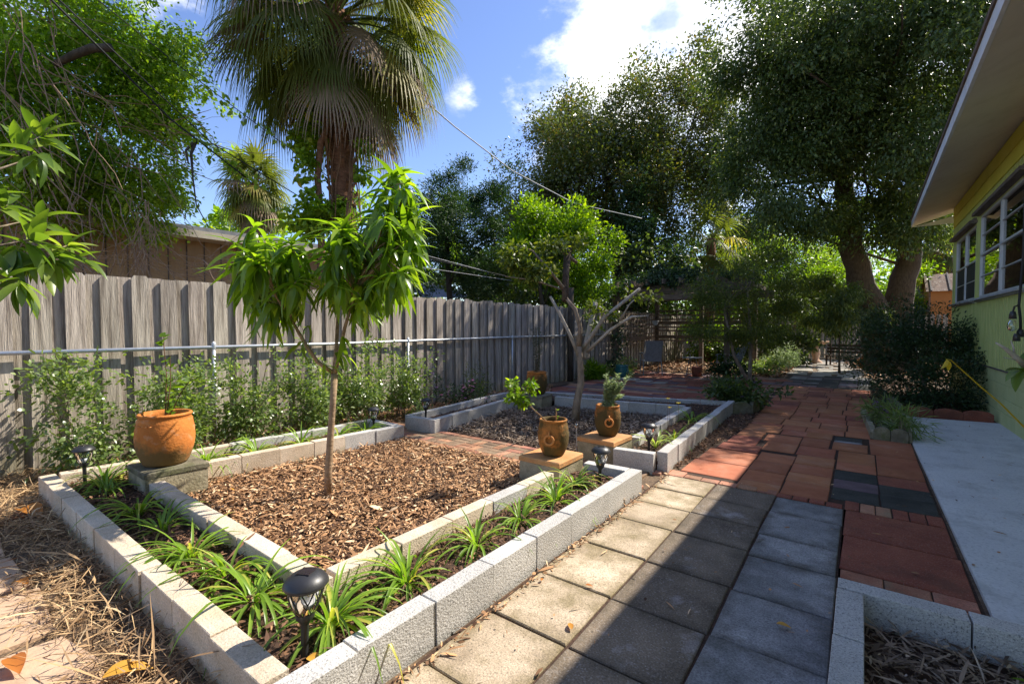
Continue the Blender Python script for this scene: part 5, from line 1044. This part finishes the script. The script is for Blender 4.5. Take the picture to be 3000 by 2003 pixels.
# low plants
LP = [(-1.62, 8.75, .42, .42, 1500, 'leafy plant filling the scalloped edging left of the path', 'l_camph', .085, .04, ('l_wine', 6)), (-5.5, 12.4, .5, .3, 500, 'fern drooping over the teal pot', 'l_vib', .11, .03, None), (.32, 8.3, .34, .2, 500, 'purple society garlic in the scalloped planter', 'l_vib', .13, .012, ('l_wine', 26)),
      (-2.6, 12.9, .5, .5, 1200, 'low dark plant at the foot of the slender tree', 'l_dark', .09, .03, None), (-2.5, 15.6, .6, .7, 1300, 'tall weeds beyond the terrace', 'l_vib', .1, .03, None), (-1.9, 17.5, .8, .5, 1200, 'twiggy grey green bush near the bird bath', 'l_gray', .09, .03, None),
      (-6.0, 11.6, .35, .3, 500, 'agave like plant with red bloom by the fence corner', 'l_bright', .22, .03, ('l_red', 2)), (.45, 7.7, .3, .16, 260, 'strappy leaves at the near end of the scalloped planter', 'l_vib', .2, .012, None)]
for i, (x, y, h_, r_, n_, lb, mt, ln, wn, fl_) in enumerate(LP): shrub(x, y, h_, r_, n_, lb, mt, ln, wn, 100+i, flowers=(fl_[1], fl_[0], .034) if fl_ else None, name='plant', cat='plant', stems=8, z0=.02)
# seedling in the corner bed
sd = empty('seedling', (.52, 2.35, .06), 'small green seedling in the corner bed mulch', 'plant'); MB().tube([(.54, 2.2, .06), (.52, 2.3, .16), (.50, 2.36, .22)], .003, 5).o('stem', 'l_bright', sd)
sm = bigleaf('leaf', .07, .02, 'l_bright', .4)
for i in range(9): a = i*2.4; ob('leaf', sm, sd, mw=orient(Vector((.52-.02*i/9, 2.3+.05*i/9, .13+.01*i)), (math.cos(a), math.sin(a), .5)))
# far belt of woodland
rsb = np.random.RandomState(7); bl = []
for i in range(46):
    a = -1.25+i*.05+rsb.rand()*.02; d_ = 40+rsb.rand()*14; hgt = 3.5+rsb.rand()*4.5
    dirv = np.array([math.sin(a-.1)*1., math.cos(a-.1), 0]); bl.append((dirv*d_+np.array([0, 0, hgt*.7]), 2.6, hgt, 2.2))
V, Fc, _ = crown(bl, 110000, 1.1, .5, .28, 95, per=120, shell=.2, bough=.35); ob('woodland', meshnp('woodland', V, Fc, 'l_vinetree'), label='far mass of trees closing off the yard', cat='woodland', kind='stuff')
bl = [(at(x, y, s), 2.2, 1.9, 1.5) for x, y, s in ((1500, 820, 17), (1750, 850, 18), (2000, 830, 22), (2180, 870, 22), (2050, 640, 25), (2180, 640, 24), (1380, 850, 20), (1620, 860, 19), (1880, 860, 23), (2150, 760, 28), (2300, 740, 28), (2420, 800, 30))]
V, Fc, _ = crown(bl, 52000, .5, .17, .09, 96, per=80, shell=.15, bough=.3); ob('undergrowth', meshnp('undergrowth', V, Fc, 'l_camph'), label='dark tangled undergrowth between the fence and the oaks', cat='undergrowth', kind='stuff')

# ================================================================ WIRES, DEAD VINES, LITTER
def cable(name, pts, r_, mat, label, n=24, group='overhead wires', cat='wire', sag=0.):
    pts = [Vector(p) for p in pts]; out = []
    for i in range(n+1):
        t = i/n*(len(pts)-1); k = min(int(t), len(pts)-2); f = t-k
        p = pts[k].lerp(pts[k+1], f); p.z -= sag*4*(i/n)*(1-i/n); out.append(p)
    MB().tube(out, r_, 5).o(name, mat, smooth=True, label=label, cat=cat, group=group)
cable('overhead_wire', [at(130, -40, 4.5), at(620, 420, 6.5), at(900, 590, 8), at(1200, 745, 9.5), at(1490, 810, 12)], .008, 'wire', 'black service wire slanting down past the left tree')
cable('overhead_wire', [at(90, -60, 4.5), at(500, 350, 6.2), at(720, 520, 7)], .012, 'wire', 'thicker black cable beside the service wire')
cable('overhead_wire', [at(250, -30, 5), at(520, 190, 6), at(800, 400, 7.5), at(1060, 590, 9)], .006, 'wire', 'vine laden black wire crossing the small palm')
cable('overhead_wire', [at(1180, 240, 8.5), at(1330, 370, 9.5), at(1500, 500, 11), at(1680, 595, 13), at(1880, 640, 15)], .014, 'wire_l', 'twisted pale cable from the big palm to the oaks')
cable('overhead_wire', [at(820, 590, 8), at(1180, 730, 10), at(1475, 808, 12.5)], .006, 'wire_l', 'thin pale wire above the right part of the fence')
cable('overhead_wire', [at(1000, 750, 9), at(1250, 785, 10), at(1500, 822, 12.5)], .006, 'wire_l', 'lower thin pale wire above the fence')
cable('overhead_wire', [at(2460, 768, 26), at(2800, 772, 30)], .02, 'wire_l', 'upper pale wire seen beside the camphor trunk'); cable('overhead_wire', [at(2460, 775, 26), at(2800, 779, 30)], .02, 'wire_l', 'lower pale wire seen beside the camphor trunk')
# vine leaves on wires
rsw = np.random.RandomState(8); PP = []
for A, Bq, n_ in (((500, 170, 5.9), (1060, 590, 9), 110), ((560, 400, 6.4), (760, 545, 7.2), 70), ((1060, 590, 9), (1080, 640, 9), 10)):
    t = rsw.rand(n_)[:, None]; PP.append(at(*A)*(1-t)+at(*Bq)*t+rsw.normal(size=(n_, 3))*.05)
PP = np.concatenate(PP); V, Fc = leafcloud(PP, rsw.normal(size=PP.shape)*.5+[0, 0, -.8], rsw.normal(size=PP.shape), .10*(.6+.6*rsw.rand(len(PP))), .06, 'l', .1)
ob('wire_vine', meshnp('wire_vine', V, Fc, 'l_vinetree'), label='heart leaved vine strung along the overhead wires', cat='vine')
def tangle(name, regs, n, r_, mat, label, seed, L0=.9, kk=7):
    rs = random.Random(seed); mb = MB()
    for i in range(n):
        x, y, s, rx, ry, (dx, dy) = rs.choice(regs); p = Vector(at(x+rs.gauss(0, rx), y+rs.gauss(0, ry), s+rs.gauss(0, .25))); u, v = Vector(rt), Vector((0, 0, 1))
        d = (u*(dx+rs.gauss(0, .35))+v*(-dy+rs.gauss(0, .35))+Vector((rs.gauss(0, .2),)*3)).normalized(); pts = [p]; l = L0*rs.uniform(.4, 1.3)/kk
        for k in range(kk): d = (d+Vector((rs.gauss(0, .16), rs.gauss(0, .16), rs.gauss(0, .16)-.05))).normalized(); p = p+d*l; pts.append(p)
        q = r_*rs.uniform(.5, 1.5); mb.tube(pts, [q*(1-.6*j/kk) for j in range(kk+1)], 3, False)
    return mb.o(name, mat, label=label, cat='vines', kind='stuff')
tangle('dead_vines', [(60, 120, 5.8, 60, 60, (.5, .9)), (130, 240, 5.9, 90, 80, (.8, .7)), (230, 330, 6.2, 90, 70, (.9, .5)), (60, 330, 5.8, 60, 70, (.2, 1)), (420, 400, 7, 90, 60, (.9, .5)), (60, 560, 6, 60, 100, (.3, 1)), (250, 560, 6.5, 100, 80, (.6, .8))], 130, .007, 'twig', 'tangle of dry brown vines hanging in front of the left tree', 111, 1.1)
tangle('dead_vines', [(560, 770, 7.2, 90, 22, (1, .1)), (640, 785, 7.2, 60, 16, (1, 0)), (420, 720, 7.0, 25, 60, (.1, 1)), (420, 700, 7, 12, 60, (0, 1)), (300, 760, 7, 110, 30, (.9, .2)), (150, 780, 7, 60, 20, (.9, .3))], 230, .005, 'twig', 'dry vine stems heaped over the fence before the brown house', 112, .8)
# broken branch hanging on wire, thick stub
MB().tube([at(575, 410, 6.5), at(560, 450, 6.5), at(565, 520, 6.5), at(575, 600, 6.5), at(610, 665, 6.5)], [.03, .022, .012, .009, .005], 6).tube([at(575, 410, 6.5), at(545, 440, 6.45), at(552, 480, 6.4)], [.025, .018, .01], 5).o('hanging_branch', 'bark_dark', smooth=True, label='broken bare branch dangling from the overhead wires', cat='branch')
MB().tube([at(160, 190, 6.3), at(220, 160, 6.3), at(270, 142, 6.3), at(325, 140, 6.3)], [.04, .05, .055, .05], 8).o('cut_branch', 'bark_dark', smooth=True, label='thick sawn branch stub poking from the left tree', cat='branch')
# fallen leaves
fm_ = bigleaf('leaf', .16, .085, 'l_orange', .35, .25); fy = bigleaf('leaf', .07, .032, 'l_orange', .3, .2)
for (x, y, z, s_, a, lb, m2) in ((60, 1490, .05, 1.6, .3, 'big curled tan leaf on the straw by the bed wall', fm_), (300, 1985, .06, 1.0, 1.2, 'orange yellow leaf at the bottom edge of the flagstones', fm_), (30, 1925, .05, .8, .1, 'golden leaf at the lower left corner', fm_), (52, 1700, .05, .5, .4, 'small green yellow leaf on the pink flagstone', fm_), (900, 1925, .14, .55, .3, 'orange leaf at the foot of the nearest lamp', fm_),
                             (1675, 1842, .016, .8, 2.3, 'orange leaflet on the lit tan paver', fy), (1715, 1712, .016, .6, .4, 'small orange leaf on the second lit paver', fy), (1585, 1700, .016, .5, 1.8, 'tiny orange leaf beside the wall on the pavers', fy), (2275, 1825, .016, .9, .2, 'thin brown leaf on the shaded grey paver', fy), (672, 1432, .05, .7, .5, 'yellow leaf on the bark chips in front of the mossy pedestal', fy)):
    p = gnd(x, y, z); o = ob('fallen_leaf', m2, label=lb, cat='leaf', group='fallen leaves'); o.matrix_basis = orient(Vector(p), (math.cos(a), math.sin(a), .12), s=s_)
# ---- things at the right edge
sl_ = empty('string_light', (1.3, 4, 2.3), 'black outdoor string light cord with a clear bulb hanging near the wall', 'string light')
E = lambda x, y, s=3.0: at(x, y, s)
MB().tube([E(3010, 300), E(3003, 600), E(2999, 740), E(2991, 830), E(2985, 895), E(2989, 930), E(2990, 965)], .007, 6).tube([E(2985, 893), E(2972, 898), E(2967, 915)], .005, 6).tube([E(2988, 960), E(2980, 972), E(2978, 985)], .004, 5).o('cord', 'wire', sl_, True)
for (x, y, s_) in ((2967, 925, 1), (2990, 978, .8), (2978, 990, .8)): MB().lathe([(.001, .03), (.012, .028), (.017, .01), (.019, -.02), (.001, -.02)], 12, tuple(E(x, y)-np.array([0, 0, 0]))).o('socket', 'black', sl_, True)
q = E(2966, 938); MB().lathe([(.012, -.0), (.022, -.02), (.026, -.04), (.018, -.062), (.001, -.07)], 14, tuple(q)).o('bulb', 'lampglass', sl_, True)
pa = empty('papaya_plant', (.75, 2.35, .06), 'sparse plant at the right edge with a dead twig and one yellowing leaf', 'plant'); U = lambda x, y, s=2.1: at(x, y, s)
bs = U(3060, 1330); MB().tube([(bs[0], bs[1], .06), tuple(bs), U(3040, 1150), U(3010, 1075)], [.022, .02, .016, .012], 8).o('stem', 'bark_gray', pa, True)
MB().tube([U(3010, 1075), U(2975, 1045), U(2945, 1020), U(2918, 1004)], [.014, .012, .008, .004], 6).tube([U(2972, 1042), U(2970, 1020), U(2962, 998)], [.006, .004, .002], 5).tube([U(2990, 1058), U(2940, 1046)], [.003, .002], 4).o('dead_twig', 'bark_bleached', pa, True)
MB().tube([U(3040, 1290), U(2990, 1240), U(2930, 1180), U(2870, 1130), U(2820, 1085), U(2785, 1054), U(2772, 1052)], [.0045, .004, .0035, .003, .0025, .002, .0016], 6).o('leaf_stalk', 'l_yel', pa, True)
yl2 = bigleaf('leaf', .052, .017, 'l_yel', .6, .35); gl = bigleaf('leaf', .11, .05, 'l_loquat', .3, .2)
ob('leaf', yl2, pa, mw=orient(Vector(U(2774, 1053)), (-.2, -.1, -1), (.6, .8, 0)), label='drooping yellow leaf with a brown edge'); ob('leaf', yl2, pa, mw=orient(Vector(U(2778, 1056)), (.1, 0, -1), (.6, -.8, 0), roll=.6))
for i, (dx, dz) in enumerate(((-1, .1), (-.8, -.3), (-.5, -.8), (.3, -.5), (.2, .6))): ob('leaf', gl, pa, mw=orient(Vector(U(3000, 1082)), (dx*rt[0], dx*rt[1], dz), s=.8+.1*i))
# scalloped edgings
def scallop(parent, A, Bq, mat, n, h=.13):
    A, Bq = Vector(A), Vector(Bq); d = (Bq-A)/n; a = math.atan2(d.y, d.x); L_ = d.length
    for i in range(n):
        m_ = MB(); pr = [(-L_/2+.003, 0), (L_/2-.003, 0), (L_/2-.003, h*.7)]+[(L_*.5*math.cos(t)*.97, h*.7+h*.3*math.sin(t)) for t in np.linspace(.25, PI-.25, 6)]+[(-L_/2+.003, h*.7)]
        k = len(pr); V = [(p[0], -.03, p[1]) for p in pr]+[(p[0], .03, p[1]) for p in pr]; F = [list(range(k)), [k+j for j in reversed(range(k))]]+[[j, k+j, k+(j+1) % k, (j+1) % k] for j in range(k)]
        c = A+d*(i+.5); ob('edging_stone', mesh('edging_stone', V, F, mat), parent, loc=(c.x, c.y, -.01), rot=(0, random.uniform(-.03, .03), a))
e1 = empty('edging_planter', (.3, 8, 0), 'narrow scallop edged planter between red path and slab', 'planter')
scallop(e1, (.16, 7.42, 0), (.50, 7.36, 0), 'stone_moss', 2, .17); scallop(e1, (.16, 7.45, 0), (.06, 9.4, 0), 'ped_front', 8, .12); scallop(e1, (.50, 7.4, 0), (.56, 9.4, 0), 'ped_front', 8, .12)
e2 = empty('edging_planter', (-1.6, 8.6, 0), 'scallop edged planter at the far end of the far bed wall', 'planter')
scallop(e2, (-1.66, 8.2, 0), (-1.40, 8.35, 0), 'stone_moss', 1, .2); scallop(e2, (-1.40, 8.35, 0), (-1.35, 9.6, 0), 'stone_moss', 4, .2)
e3 = empty('hedge_edging', (1.1, 9.7, 0), 'row of dark red scalloped edging stones under the hedge', 'edging')
scallop(e3, (.60, 9.62, 0), (1.6, 9.72, 0), 'paver_maroon', 3, .17); scallop(e3, (.55, 9.7, 0), (.25, 14, 0), 'stone_moss', 14, .17)
